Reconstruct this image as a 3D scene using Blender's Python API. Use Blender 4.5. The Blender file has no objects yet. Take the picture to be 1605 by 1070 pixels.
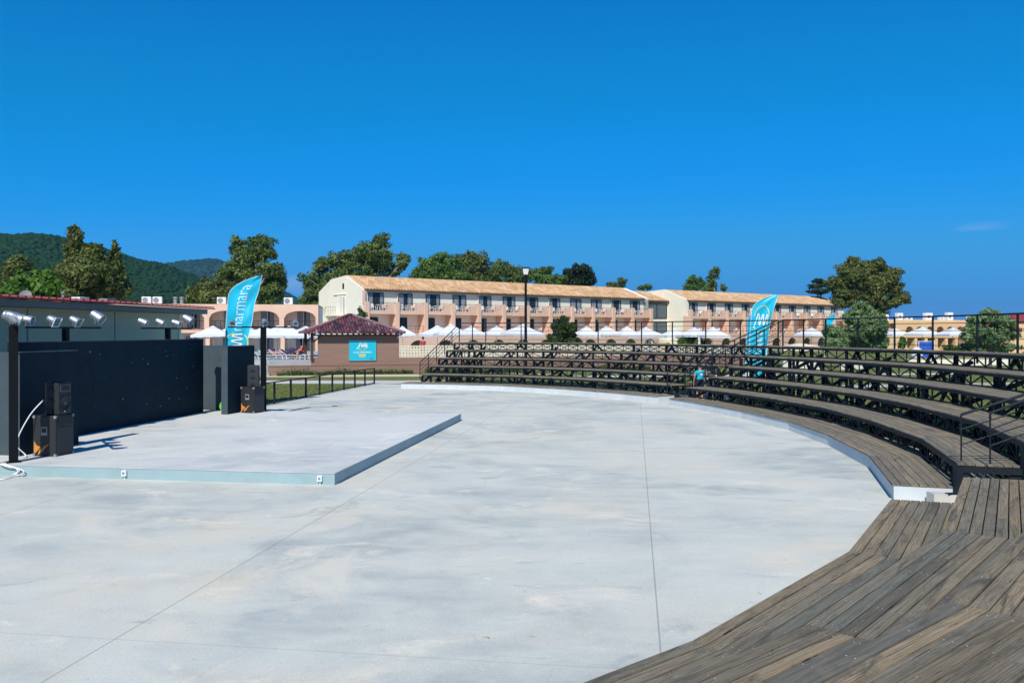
import bpy, bmesh, math, random
import numpy as np
from mathutils import Vector, Matrix
random.seed(7); np.random.seed(7)
R = math.radians
scene = bpy.context.scene
COL = scene.collection
CAM_Z, F, CX, HY = 3.2, 1300.0, 802.5, 520.0      # eye height, focal length in photo pixels, image centre, horizon row

def px_x(px, d): return (px - CX) / F * d
def px_z(py, d): return CAM_Z - (py - HY) / F * d
def P(px, py, d): return Vector((px_x(px, d), d, px_z(py, d)))
def on_z(px, py, z=0.0):
    d = F * (CAM_Z - z) / (py - HY)
    return Vector((px_x(px, d), d, z))

# ------------------------------------------------------------------ materials
def nt(m):
    m.use_nodes = True
    return m.node_tree.nodes, m.node_tree.links

def principled(m):
    n, l = nt(m)
    return n['Principled BSDF']

def material(name, color, rough=0.7, metal=0.0, var=0.12, scale=3.0, bump=0.0, bscale=40.0, island=0.0, spec=0.5, stain=0.0, stain_col=None, coat=0.0, stretch=None):
    """plain painted or mineral surface: base colour broken up by two sizes of noise"""
    m = bpy.data.materials.new(name); n, l = nt(m); b = n['Principled BSDF']
    b.inputs['Roughness'].default_value = rough; b.inputs['Metallic'].default_value = metal
    b.inputs['Specular IOR Level'].default_value = spec
    if coat: b.inputs['Coat Weight'].default_value = coat
    tc = n.new('ShaderNodeTexCoord'); src = tc.outputs['Object']
    if stretch:
        mp = n.new('ShaderNodeMapping'); mp.inputs['Scale'].default_value = stretch
        l.new(src, mp.inputs['Vector']); src = mp.outputs['Vector']
    a = n.new('ShaderNodeTexNoise'); a.inputs['Scale'].default_value = scale; a.inputs['Detail'].default_value = 6; a.inputs['Roughness'].default_value = .65
    l.new(src, a.inputs['Vector'])
    mr = n.new('ShaderNodeMapRange'); mr.inputs['From Min'].default_value = .3; mr.inputs['From Max'].default_value = .7
    mr.inputs['To Min'].default_value = 1 - var; mr.inputs['To Max'].default_value = 1 + var
    l.new(a.outputs['Fac'], mr.inputs['Value'])
    val = mr.outputs['Result']
    if island:
        g = n.new('ShaderNodeNewGeometry'); mi = n.new('ShaderNodeMapRange')
        mi.inputs['To Min'].default_value = 1 - island; mi.inputs['To Max'].default_value = 1 + island
        l.new(g.outputs['Random Per Island'], mi.inputs['Value'])
        mu = n.new('ShaderNodeMath'); mu.operation = 'MULTIPLY'; l.new(val, mu.inputs[0]); l.new(mi.outputs['Result'], mu.inputs[1]); val = mu.outputs[0]
    vm = n.new('ShaderNodeVectorMath'); vm.operation = 'SCALE'; vm.inputs[0].default_value = color[:3]
    l.new(val, vm.inputs['Scale']); out = vm.outputs['Vector']
    if stain:
        s = n.new('ShaderNodeTexNoise'); s.inputs['Scale'].default_value = scale * .35; s.inputs['Detail'].default_value = 8; s.inputs['Roughness'].default_value = .7
        l.new(src, s.inputs['Vector'])
        sr = n.new('ShaderNodeMapRange'); sr.inputs['From Min'].default_value = .52; sr.inputs['From Max'].default_value = .72; sr.inputs['To Max'].default_value = stain
        l.new(s.outputs['Fac'], sr.inputs['Value'])
        mx = n.new('ShaderNodeMix'); mx.data_type = 'RGBA'; l.new(sr.outputs['Result'], mx.inputs['Factor'])
        l.new(out, mx.inputs['A']); mx.inputs['B'].default_value = tuple(stain_col or [c * .5 for c in color[:3]]) + (1,); out = mx.outputs['Result']
    l.new(out, b.inputs['Base Color'])
    if bump:
        bn = n.new('ShaderNodeTexNoise'); bn.inputs['Scale'].default_value = bscale; bn.inputs['Detail'].default_value = 4
        l.new(src, bn.inputs['Vector'])
        bp = n.new('ShaderNodeBump'); bp.inputs['Strength'].default_value = bump; bp.inputs['Distance'].default_value = .02
        l.new(bn.outputs['Fac'], bp.inputs['Height']); l.new(bp.outputs['Normal'], b.inputs['Normal'])
    return m

def leaf_material(name, c1, c2, trans=.3, spec=.2):
    m = bpy.data.materials.new(name); n, l = nt(m); b = n['Principled BSDF']
    g = n.new('ShaderNodeNewGeometry'); tc = n.new('ShaderNodeTexCoord')
    no = n.new('ShaderNodeTexNoise'); no.inputs['Scale'].default_value = .45; no.inputs['Detail'].default_value = 3
    l.new(tc.outputs['Object'], no.inputs['Vector'])
    ad = n.new('ShaderNodeMath'); ad.operation = 'MULTIPLY_ADD'; ad.inputs[1].default_value = .55; l.new(g.outputs['Random Per Island'], ad.inputs[0])
    sb = n.new('ShaderNodeMapRange'); sb.inputs['From Min'].default_value = .35; sb.inputs['From Max'].default_value = .65; sb.inputs['To Min'].default_value = -.05; sb.inputs['To Max'].default_value = .5
    l.new(no.outputs['Fac'], sb.inputs['Value']); l.new(sb.outputs['Result'], ad.inputs[2])
    mx = n.new('ShaderNodeMix'); mx.data_type = 'RGBA'; mx.inputs['A'].default_value = c1 + (1,); mx.inputs['B'].default_value = c2 + (1,)
    l.new(ad.outputs[0], mx.inputs['Factor']); l.new(mx.outputs['Result'], b.inputs['Base Color'])
    b.inputs['Roughness'].default_value = .55; b.inputs['Specular IOR Level'].default_value = spec
    t = n.new('ShaderNodeBsdfTranslucent'); l.new(mx.outputs['Result'], t.inputs['Color'])
    ms = n.new('ShaderNodeMixShader'); ms.inputs['Fac'].default_value = trans
    o = n['Material Output']; l.new(b.outputs['BSDF'], ms.inputs[1]); l.new(t.outputs['BSDF'], ms.inputs[2]); l.new(ms.outputs['Shader'], o.inputs['Surface'])
    return m

def glass_material(name, color, alpha=.5, rough=.05):
    m = bpy.data.materials.new(name); n, l = nt(m); b = n['Principled BSDF']
    b.inputs['Base Color'].default_value = color + (1,); b.inputs['Roughness'].default_value = rough; b.inputs['Alpha'].default_value = alpha
    b.inputs['Specular IOR Level'].default_value = .6
    no = n.new('ShaderNodeTexNoise'); no.inputs['Scale'].default_value = .8
    bp = n.new('ShaderNodeBump'); bp.inputs['Strength'].default_value = .03; l.new(no.outputs['Fac'], bp.inputs['Height']); l.new(bp.outputs['Normal'], b.inputs['Normal'])
    return m

# ------------------------------------------------------------------ mesh building
WL = {}      # world position of each parent, so that parts can be modelled in world space
class MB:
    def __init__(s): s.v = []; s.f = []; s.mi = []; s.uv = []; s.cur = 0
    def mat(s, i): s.cur = i; return s
    def face(s, pts, uv=None):
        i = len(s.v); s.v += [tuple(p) for p in pts]; s.f.append(tuple(range(i, i + len(pts)))); s.mi.append(s.cur); s.uv.append(uv)
    def hexa(s, lo, hi, uv=None):
        """closed solid from two matching loops (lower loop, upper loop), both counter-clockwise seen from above"""
        n = len(lo); i = len(s.v); s.v += [tuple(p) for p in lo] + [tuple(p) for p in hi]
        fs = [tuple(range(i + n - 1, i - 1, -1)), tuple(range(i + n, i + 2 * n))]
        fs += [(i + k, i + (k + 1) % n, i + n + (k + 1) % n, i + n + k) for k in range(n)]
        us = [None] * len(fs)
        if uv:
            us[1] = uv; us[0] = uv[::-1]
            for k in range(n): us[2 + k] = [uv[k], uv[(k + 1) % n], uv[(k + 1) % n], uv[k]]
        for a, b in zip(fs, us): s.f.append(a); s.mi.append(s.cur); s.uv.append(b)
    def prism(s, poly, z0, z1): s.hexa([(p[0], p[1], z0) for p in poly], [(p[0], p[1], z1) for p in poly])
    def box(s, c, size, ax=(1, 0), up=None):
        x, y, z = c; w, d, h = size; e = Vector((ax[0], ax[1])).normalized(); n = Vector((-e.y, e.x))
        q = [(x + e.x * a * w / 2 + n.x * b * d / 2, y + e.y * a * w / 2 + n.y * b * d / 2) for a, b in ((-1, -1), (1, -1), (1, 1), (-1, 1))]
        s.prism(q, z - h / 2, z + h / 2)
    def mbox(s, M, size):
        w, d, h = [k / 2 for k in size]
        lo = [M @ Vector((a * w, b * d, -h)) for a, b in ((-1, -1), (1, -1), (1, 1), (-1, 1))]
        hi = [M @ Vector((a * w, b * d, h)) for a, b in ((-1, -1), (1, -1), (1, 1), (-1, 1))]
        s.hexa(lo, hi)
    def bar(s, p, q, w, h=None, up=(0, 0, 1)):
        h = h or w; p = Vector(p); q = Vector(q); d = q - p
        if d.length < 1e-6: return
        d.normalize(); u = Vector(up)
        if abs(d.dot(u)) > .98: u = Vector((1, 0, 0)) if abs(d.x) < .9 else Vector((0, 1, 0))
        a = d.cross(u).normalized() * (w / 2); b = a.cross(d).normalized() * (h / 2)
        s.hexa([p - a - b, p + a - b, p + a + b, p - a + b][::-1], [q - a - b, q + a - b, q + a + b, q - a + b][::-1])
    def tube(s, pts, r, n=8, cap=True):
        pts = [Vector(p) for p in pts]; rr = r if isinstance(r, (list, tuple)) else [r] * len(pts)
        i0 = len(s.v); prev = None
        for k, p in enumerate(pts):
            t = (pts[min(k + 1, len(pts) - 1)] - pts[max(k - 1, 0)]).normalized()
            if prev is None:
                u = Vector((0, 0, 1)) if abs(t.z) < .9 else Vector((1, 0, 0)); a = t.cross(u).normalized()
            else:
                a = (prev - t * prev.dot(t)).normalized()
            prev = a; b = t.cross(a)
            for j in range(n):
                g = 2 * math.pi * j / n; s.v.append(tuple(p + (a * math.cos(g) + b * math.sin(g)) * rr[k]))
        for k in range(len(pts) - 1):
            for j in range(n):
                a0 = i0 + k * n + j; a1 = i0 + k * n + (j + 1) % n
                s.f.append((a0, a1, a1 + n, a0 + n)); s.mi.append(s.cur); s.uv.append(None)
        if cap:
            s.f.append(tuple(range(i0 + n - 1, i0 - 1, -1))); s.mi.append(s.cur); s.uv.append(None)
            e = i0 + (len(pts) - 1) * n; s.f.append(tuple(range(e, e + n))); s.mi.append(s.cur); s.uv.append(None)
    def lathe(s, prof, M=Matrix(), n=16, closed=False):
        """profile of (radius, height) turned about local Z"""
        i0 = len(s.v)
        for r, z in prof:
            for j in range(n):
                g = 2 * math.pi * j / n; s.v.append(tuple(M @ Vector((r * math.cos(g), r * math.sin(g), z))))
        for k in range(len(prof) - 1):
            for j in range(n):
                a = i0 + k * n + j; b = i0 + k * n + (j + 1) % n
                s.f.append((a, b, b + n, a + n)); s.mi.append(s.cur); s.uv.append(None)
        for k in ((0,) if prof[0][0] > 1e-4 else ()) + ((len(prof) - 1,) if prof[-1][0] > 1e-4 else ()):
            lp = [i0 + k * n + j for j in range(n)]
            s.f.append(tuple(lp if k else lp[::-1])); s.mi.append(s.cur); s.uv.append(None)
    def build(s, name, mats, parent=None, smooth=False, bevel=0):
        me = bpy.data.meshes.new(name)
        w = WL.get(parent.name, Vector()) if parent else Vector()
        me.from_pydata([(v[0] - w.x, v[1] - w.y, v[2] - w.z) for v in s.v], [], s.f)
        for m in (mats if isinstance(mats, (list, tuple)) else [mats]): me.materials.append(m)
        me.polygons.foreach_set('material_index', s.mi)
        if any(s.uv):
            ul = me.uv_layers.new(name='UVMap')
            for p, u in zip(me.polygons, s.uv):
                if u:
                    for k, li in enumerate(p.loop_indices): ul.data[li].uv = u[k]
        if smooth: me.polygons.foreach_set('use_smooth', [True] * len(me.polygons))
        me.update()
        o = bpy.data.objects.new(name, me); COL.objects.link(o)
        if smooth:
            me.set_sharp_from_angle(angle=R(40))
        if parent: o.parent = parent; WL[o.name] = w
        if bevel:
            b = o.modifiers.new('bevel', 'BEVEL'); b.width = bevel; b.segments = 2; b.limit_method = 'ANGLE'
        return o

def tag(o, label=None, cat=None, group=None, kind=None):
    if label: o['label'] = label
    if cat: o['category'] = cat
    if group: o['group'] = group
    if kind: o['kind'] = kind
    return o
def thing(name, label, cat, loc=(0, 0, 0), group=None):
    o = bpy.data.objects.new(name, None); COL.objects.link(o); o.location = loc; o.empty_display_size = .3
    WL[o.name] = Vector(loc); return tag(o, label, cat, group)
KIDS = {}
def copy_tree(o, label=None, loc=None, rz=None, scale=None, parent=None):
    c = o.copy(); COL.objects.link(c)
    if parent is not None: c.parent = parent
    if label: c['label'] = label
    if loc is not None: c.location = loc
    if rz is not None: c.rotation_euler = (0, 0, rz)
    if scale is not None: c.scale = scale if isinstance(scale, (tuple, list)) else (scale,) * 3
    for ch in [x for x in COL.objects if x.parent == o]: copy_tree(ch, parent=c)
    return c
def structure(o): o['kind'] = 'structure'; return o

def text_mb(txt, size, Mx, depth=.004, fn=None, spacing=1.0, offset=0.0):
    """lettering as a mesh: text lies in local XY of M"""
    cu = bpy.data.curves.new('lettering', 'FONT'); cu.body = txt; cu.size = size; cu.extrude = depth; cu.align_x = 'CENTER'; cu.align_y = 'CENTER'; cu.space_character = spacing; cu.offset = offset; cu.resolution_u = 3
    o = bpy.data.objects.new('lettering', cu); COL.objects.link(o)
    dg = bpy.context.evaluated_depsgraph_get(); me = bpy.data.meshes.new_from_object(o.evaluated_get(dg))
    mb = MB()
    vs = [(fn(v.co) if fn else (Mx or Matrix()) @ v.co) for v in me.vertices]
    mb.v = [tuple(v) for v in vs]; mb.f = [tuple(p.vertices) for p in me.polygons]; mb.mi = [0] * len(mb.f); mb.uv = [None] * len(mb.f)
    bpy.data.objects.remove(o); bpy.data.curves.remove(cu); bpy.data.meshes.remove(me)
    return mb
ORD = ['first', 'second', 'third', 'fourth', 'fifth', 'sixth', 'seventh', 'eighth', 'ninth', 'tenth', 'eleventh', 'twelfth', 'thirteenth', 'fourteenth', 'fifteenth']

# ------------------------------------------------------------------ material palette
M = {}
M['steel'] = material('black_steel', (.009, .014, .020), .6, .0, .25, 6, spec=.28)
M['pole'] = material('black_pole_paint', (.004, .0045, .006), .65, 0, .2, 4, spec=.2)
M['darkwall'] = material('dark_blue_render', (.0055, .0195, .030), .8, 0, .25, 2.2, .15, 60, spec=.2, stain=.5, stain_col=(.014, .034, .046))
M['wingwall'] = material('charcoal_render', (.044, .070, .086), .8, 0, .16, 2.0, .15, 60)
M['whitewall'] = material('white_painted_render', (.56, .60, .62), .75, 0, .07, 2.5, .1, 40, stain=.35, stain_col=(.45, .48, .5))
M['stageface'] = material('pale_teal_paint', (.29, .41, .435), .6, 0, .09, 1.6, .1, 60, stain=.25, stain_col=(.35, .43, .45))
M['white'] = material('white_plastic', (.8, .81, .82), .4, 0, .04, 5)
M['grey'] = material('grey_plastic', (.25, .26, .27), .5, 0, .1, 5)
M['canvas'] = material('white_canvas', (.68, .69, .70), .85, 0, .06, 4)
M['cream_canvas'] = material('cream_canvas', (.74, .66, .5), .85, 0, .06, 4)
M['pink'] = material('salmon_render', (.75, .50, .36), .85, 0, .08, .6, .1, 30, stain=.35, stain_col=(.64, .44, .33))
M['cream'] = material('cream_render', (.86, .80, .64), .85, 0, .06, .5, .1, 30, stain=.15, stain_col=(.74, .66, .5))
M['yellow'] = material('yellow_ochre_render', (.74, .50, .27), .85, 0, .07, .5, .1, 30)
M['tan'] = material('tan_panel', (.52, .48, .31), .55, 0, .06, .8, stain=.2, stain_col=(.33, .31, .22))
M['brown'] = material('brown_board_marked_render', (.27, .165, .122), .85, 0, .12, 1.2, .25, 30, stretch=(.3, .3, 4))
M['roof_red'] = material('red_sheet_roof', (.25, .03, .03), .6, 0, .12, 3)
M['fascia'] = material('grey_fascia', (.17, .18, .17), .6, 0, .08, 2)
M['chrome'] = material('brushed_aluminium', (.52, .54, .56), .40, .8, .12, 8)
M['lens'] = material('lamp_lens', (.05, .12, .14), .08, 0, .1, 5, spec=.9)
M['black'] = material('black_rubber', (.01, .011, .012), .6, 0, .2, 10)
M['cabinet'] = material('black_textured_cabinet', (.016, .02, .024), .55, 0, .2, 30, .35, 220)
M['grille'] = material('dark_grille', (.028, .034, .04), .5, .2, .4, 120, .4, 300)
M['cone'] = material('grey_speaker_cone', (.095, .10, .10), .6, 0, .15, 12)
M['orange'] = material('orange_sticker', (.62, .24, .05), .5, 0, .15, 8)
M['cyan'] = material('cyan_banner_cloth', (.015, .48, .69), .36, 0, .06, 3, spec=.6)
M['cyan_sign'] = material('cyan_sign_face', (.015, .50, .66), .4, 0, .03, 2)
M['sign_white'] = material('white_print', (.8, .84, .86), .5, 0, .03, 4)
M['sign_yellow'] = material('yellow_print', (.68, .66, .12), .5, 0, .05, 4)
M['curtain'] = material('pale_curtain', (.70, .76, .80), .9, 0, .12, 3)
M['frame'] = material('dark_window_frame', (.022, .022, .026), .45, 0, .1, 4)
M['whiteframe'] = material('white_window_frame', (.72, .72, .70), .5, 0, .05, 4)
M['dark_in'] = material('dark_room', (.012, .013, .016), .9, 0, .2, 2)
M['glass'] = glass_material('window_glass', (.03, .05, .07), .26)
M['bigglass'] = glass_material('tinted_glass', (.10, .15, .17), .8, .12)
M['wood_post'] = material('brown_timber', (.085, .035, .016), .6, 0, .2, 3, stretch=(6, 6, .6))
M['bark'] = material('bark', (.13, .105, .08), .9, 0, .3, 3, .4, 12)
M['palebark'] = material('pale_bark', (.34, .30, .25), .9, 0, .3, 2, .3, 12)
M['skin'] = material('skin', (.52, .28, .18), .5, 0, .06, 20)
M['hair'] = material('dark_hair', (.018, .012, .01), .5, 0, .2, 40)
M['tee'] = material('turquoise_cotton', (.0, .45, .60), .85, 0, .06, 12)
M['navy'] = material('navy_cotton', (.012, .014, .03), .85, 0, .1, 12)
M['red_cloth'] = material('red_cotton', (.55, .07, .06), .85, 0, .1, 10)
M['pale_cloth'] = material('pale_check_cotton', (.45, .48, .54), .85, 0, .35, 26)
M['purple'] = material('dark_purple_towel', (.06, .03, .08), .9, 0, .25, 8)
M['pinkcloth'] = material('pink_towel', (.6, .16, .36), .9, 0, .25, 8)
M['turq'] = material('turquoise_sling', (.02, .42, .52), .7, 0, .1, 6)
M['blue'] = material('blue_towel', (.02, .10, .50), .9, 0, .12, 5)
M['stone'] = material('grey_stone', (.36, .37, .36), .85, 0, .18, 4, .3, 20, island=.2)
M['beige'] = material('beige_paving', (.56, .47, .33), .85, 0, .1, 2, .2, 30)
M['paving'] = material('grey_paving', (.36, .37, .38), .8, 0, .1, 1.2, .2, 30)
M['path'] = material('pale_concrete_path', (.52, .50, .45), .85, 0, .1, 1.0, .2, 30)
M['green_plastic'] = material('bright_green_plastic', (.12, .48, .03), .4, 0, .15, 8)
M['terracotta'] = material('terracotta', (.5, .2, .1), .8, 0, .12, 5)
M['lattice'] = material('cream_block', (.74, .66, .48), .85, 0, .06, 2)
# ------------------------------------------------------------------ camera, sun and sky
cam_d = bpy.data.cameras.new('camera'); cam = bpy.data.objects.new('camera', cam_d); COL.objects.link(cam)
cam.location = (0, 0, CAM_Z); cam.rotation_euler = (R(90), 0, 0)
cam_d.sensor_width = 36; cam_d.lens = F / 1605 * 36; cam_d.shift_y = -15 / 1605; cam_d.clip_end = 20000; cam_d.clip_start = .05
scene.camera = cam
SUN_EL, SUN_AZ = R(46), math.atan2(-.245, -.97)
sd = bpy.data.lights.new('sun', 'SUN'); sd.energy = 5.0; sd.angle = R(.53); sd.color = (1, .95, .85)
sun = bpy.data.objects.new('sun', sd); COL.objects.link(sun)
to_sun = Vector((math.sin(SUN_AZ) * math.cos(SUN_EL), math.cos(SUN_AZ) * math.cos(SUN_EL), math.sin(SUN_EL)))
sun.rotation_euler = (-to_sun).to_track_quat('-Z', 'Y').to_euler(); sun.location = (-30, -60, 80)
w = bpy.data.worlds.new('World'); scene.world = w; w.use_nodes = True
n, l = w.node_tree.nodes, w.node_tree.links
bg = n['Background']; bg.inputs['Strength'].default_value = .1
sky = n.new('ShaderNodeTexSky'); sky.sky_type = 'NISHITA'; sky.sun_disc = False; sky.sun_elevation = SUN_EL; sky.sun_rotation = SUN_AZ % (2 * math.pi)
sky.altitude = 0; sky.air_density = 1.0; sky.dust_density = 0; sky.ozone_density = 8
# polarised, deeply saturated summer sky: tone curve on the sky colour itself
pre = n.new('ShaderNodeVectorMath'); pre.operation = 'SCALE'; pre.inputs['Scale'].default_value = .085; l.new(sky.outputs['Color'], pre.inputs[0])
rc = n.new('ShaderNodeRGBCurve'); cm = rc.mapping; cm.use_clip = True
for ch, pts in ((0, [(0, 0), (.084, .001), (.181, .007), (.301, .046), (.474, .072), (1, .30)]), (1, [(0, 0), (.171, .186), (.227, .246), (.352, .318), (.503, .375), (.60, .37), (.665, .355), (1, .50)]), (2, [(0, 0), (.361, .585), (.451, .670), (.604, .885), (.66, .90), (.701, .89), (.73, .845), (1, .80)])):
    c = cm.curves[ch]
    while len(c.points) < len(pts): c.points.new(.5, .5)
    for p, q in zip(c.points, pts): p.location = q; p.handle_type = 'AUTO'
cm.update(); l.new(pre.outputs['Vector'], rc.inputs['Color'])
post = n.new('ShaderNodeVectorMath'); post.operation = 'SCALE'; post.inputs['Scale'].default_value = 1 / .1; # two faint fair-weather wisps low in the sky, fixed in direction
tcw = n.new('ShaderNodeTexCoord'); sky_col = rc.outputs['Color']
for cpx, cpy, sx, sy, amt in ((1532, 357, .034, .0042, .22), (1545, 350, .03, .003, .12), (458, 447, .045, .014, .42), (478, 440, .03, .008, .3)):
    dv = Vector(((cpx - CX) / F, 1, -(cpy - HY) / F)).normalized()
    sb_ = n.new('ShaderNodeVectorMath'); sb_.operation = 'SUBTRACT'; sb_.inputs[1].default_value = dv; l.new(tcw.outputs['Generated'], sb_.inputs[0])
    dn_ = n.new('ShaderNodeTexNoise'); dn_.inputs['Scale'].default_value = 60; dn_.inputs['Detail'].default_value = 5; l.new(tcw.outputs['Generated'], dn_.inputs['Vector'])
    sc_ = n.new('ShaderNodeVectorMath'); sc_.operation = 'MULTIPLY'; sc_.inputs[1].default_value = (1 / sx, 1 / sx, 1 / sy); l.new(sb_.outputs['Vector'], sc_.inputs[0])
    ln_ = n.new('ShaderNodeVectorMath'); ln_.operation = 'LENGTH'; l.new(sc_.outputs['Vector'], ln_.inputs[0])
    ad_ = n.new('ShaderNodeMath'); ad_.operation = 'ADD'; l.new(ln_.outputs['Value'], ad_.inputs[0]); l.new(dn_.outputs['Fac'], ad_.inputs[1])
    mr_ = n.new('ShaderNodeMapRange'); mr_.inputs['From Min'].default_value = 1.45; mr_.inputs['From Max'].default_value = .5; mr_.inputs['To Max'].default_value = amt; l.new(ad_.outputs[0], mr_.inputs['Value'])
    mx_ = n.new('ShaderNodeMix'); mx_.data_type = 'RGBA'; l.new(mr_.outputs['Result'], mx_.inputs['Factor']); l.new(sky_col, mx_.inputs['A']); mx_.inputs['B'].default_value = (.42, .56, .86, 1); sky_col = mx_.outputs['Result']
l.new(sky_col, post.inputs[0]); l.new(post.outputs['Vector'], bg.inputs['Color'])
vs = scene.view_settings; vs.view_transform = 'Standard'; vs.look = 'None'; vs.exposure = 0; vs.gamma = 1; vs.use_curve_mapping = False
scene.cycles.max_bounces = 6; scene.cycles.transparent_max_bounces = 12; scene.cycles.use_denoising = True

# ------------------------------------------------------------------ frames
U2 = Vector((.146, .9893)); V2 = Vector((.9893, -.146))          # stage axes: U runs away from the camera, V to the right
def S(a, b, z=0.0): return Vector((V2.x * a + U2.x * b, V2.y * a + U2.y * b, z))

# ------------------------------------------------------------------ ground
def ground_material(name, cols, scales, bump=.3, bscale=25):
    m = bpy.data.materials.new(name); n, l = nt(m); b = n['Principled BSDF']; b.inputs['Roughness'].default_value = .95; b.inputs['Specular IOR Level'].default_value = .2
    tc = n.new('ShaderNodeTexCoord'); prev = None
    for k, (c, s) in enumerate(zip(cols[1:], scales)):
        no = n.new('ShaderNodeTexNoise'); no.inputs['Scale'].default_value = s; no.inputs['Detail'].default_value = 8; no.inputs['Roughness'].default_value = .7
        l.new(tc.outputs['Object'], no.inputs['Vector'])
        mr = n.new('ShaderNodeMapRange'); mr.inputs['From Min'].default_value = .42; mr.inputs['From Max'].default_value = .62; l.new(no.outputs['Fac'], mr.inputs['Value'])
        mx = n.new('ShaderNodeMix'); mx.data_type = 'RGBA'; l.new(mr.outputs['Result'], mx.inputs['Factor'])
        if prev: l.new(prev, mx.inputs['A'])
        else: mx.inputs['A'].default_value = cols[0] + (1,)
        mx.inputs['B'].default_value = c + (1,); prev = mx.outputs['Result']
    l.new(prev, b.inputs['Base Color'])
    bn = n.new('ShaderNodeTexNoise'); bn.inputs['Scale'].default_value = bscale; bn.inputs['Detail'].default_value = 5; l.new(tc.outputs['Object'], bn.inputs['Vector'])
    bp = n.new('ShaderNodeBump'); bp.inputs['Strength'].default_value = bump; bp.inputs['Distance'].default_value = .05; l.new(bn.outputs['Fac'], bp.inputs['Height']); l.new(bp.outputs['Normal'], b.inputs['Normal'])
    return m
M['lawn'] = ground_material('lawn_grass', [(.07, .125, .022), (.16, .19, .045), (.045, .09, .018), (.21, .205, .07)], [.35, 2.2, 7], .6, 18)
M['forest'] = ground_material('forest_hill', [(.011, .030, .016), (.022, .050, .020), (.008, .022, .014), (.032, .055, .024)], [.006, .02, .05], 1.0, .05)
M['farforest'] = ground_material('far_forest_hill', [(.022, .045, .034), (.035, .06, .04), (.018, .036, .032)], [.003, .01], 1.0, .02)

g = MB(); g.face([(-4500, -300, -.02), (4500, -300, -.02), (4500, 7500, -.02), (-4500, 7500, -.02)]); structure(g.build('lawn', M['lawn']))

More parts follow.
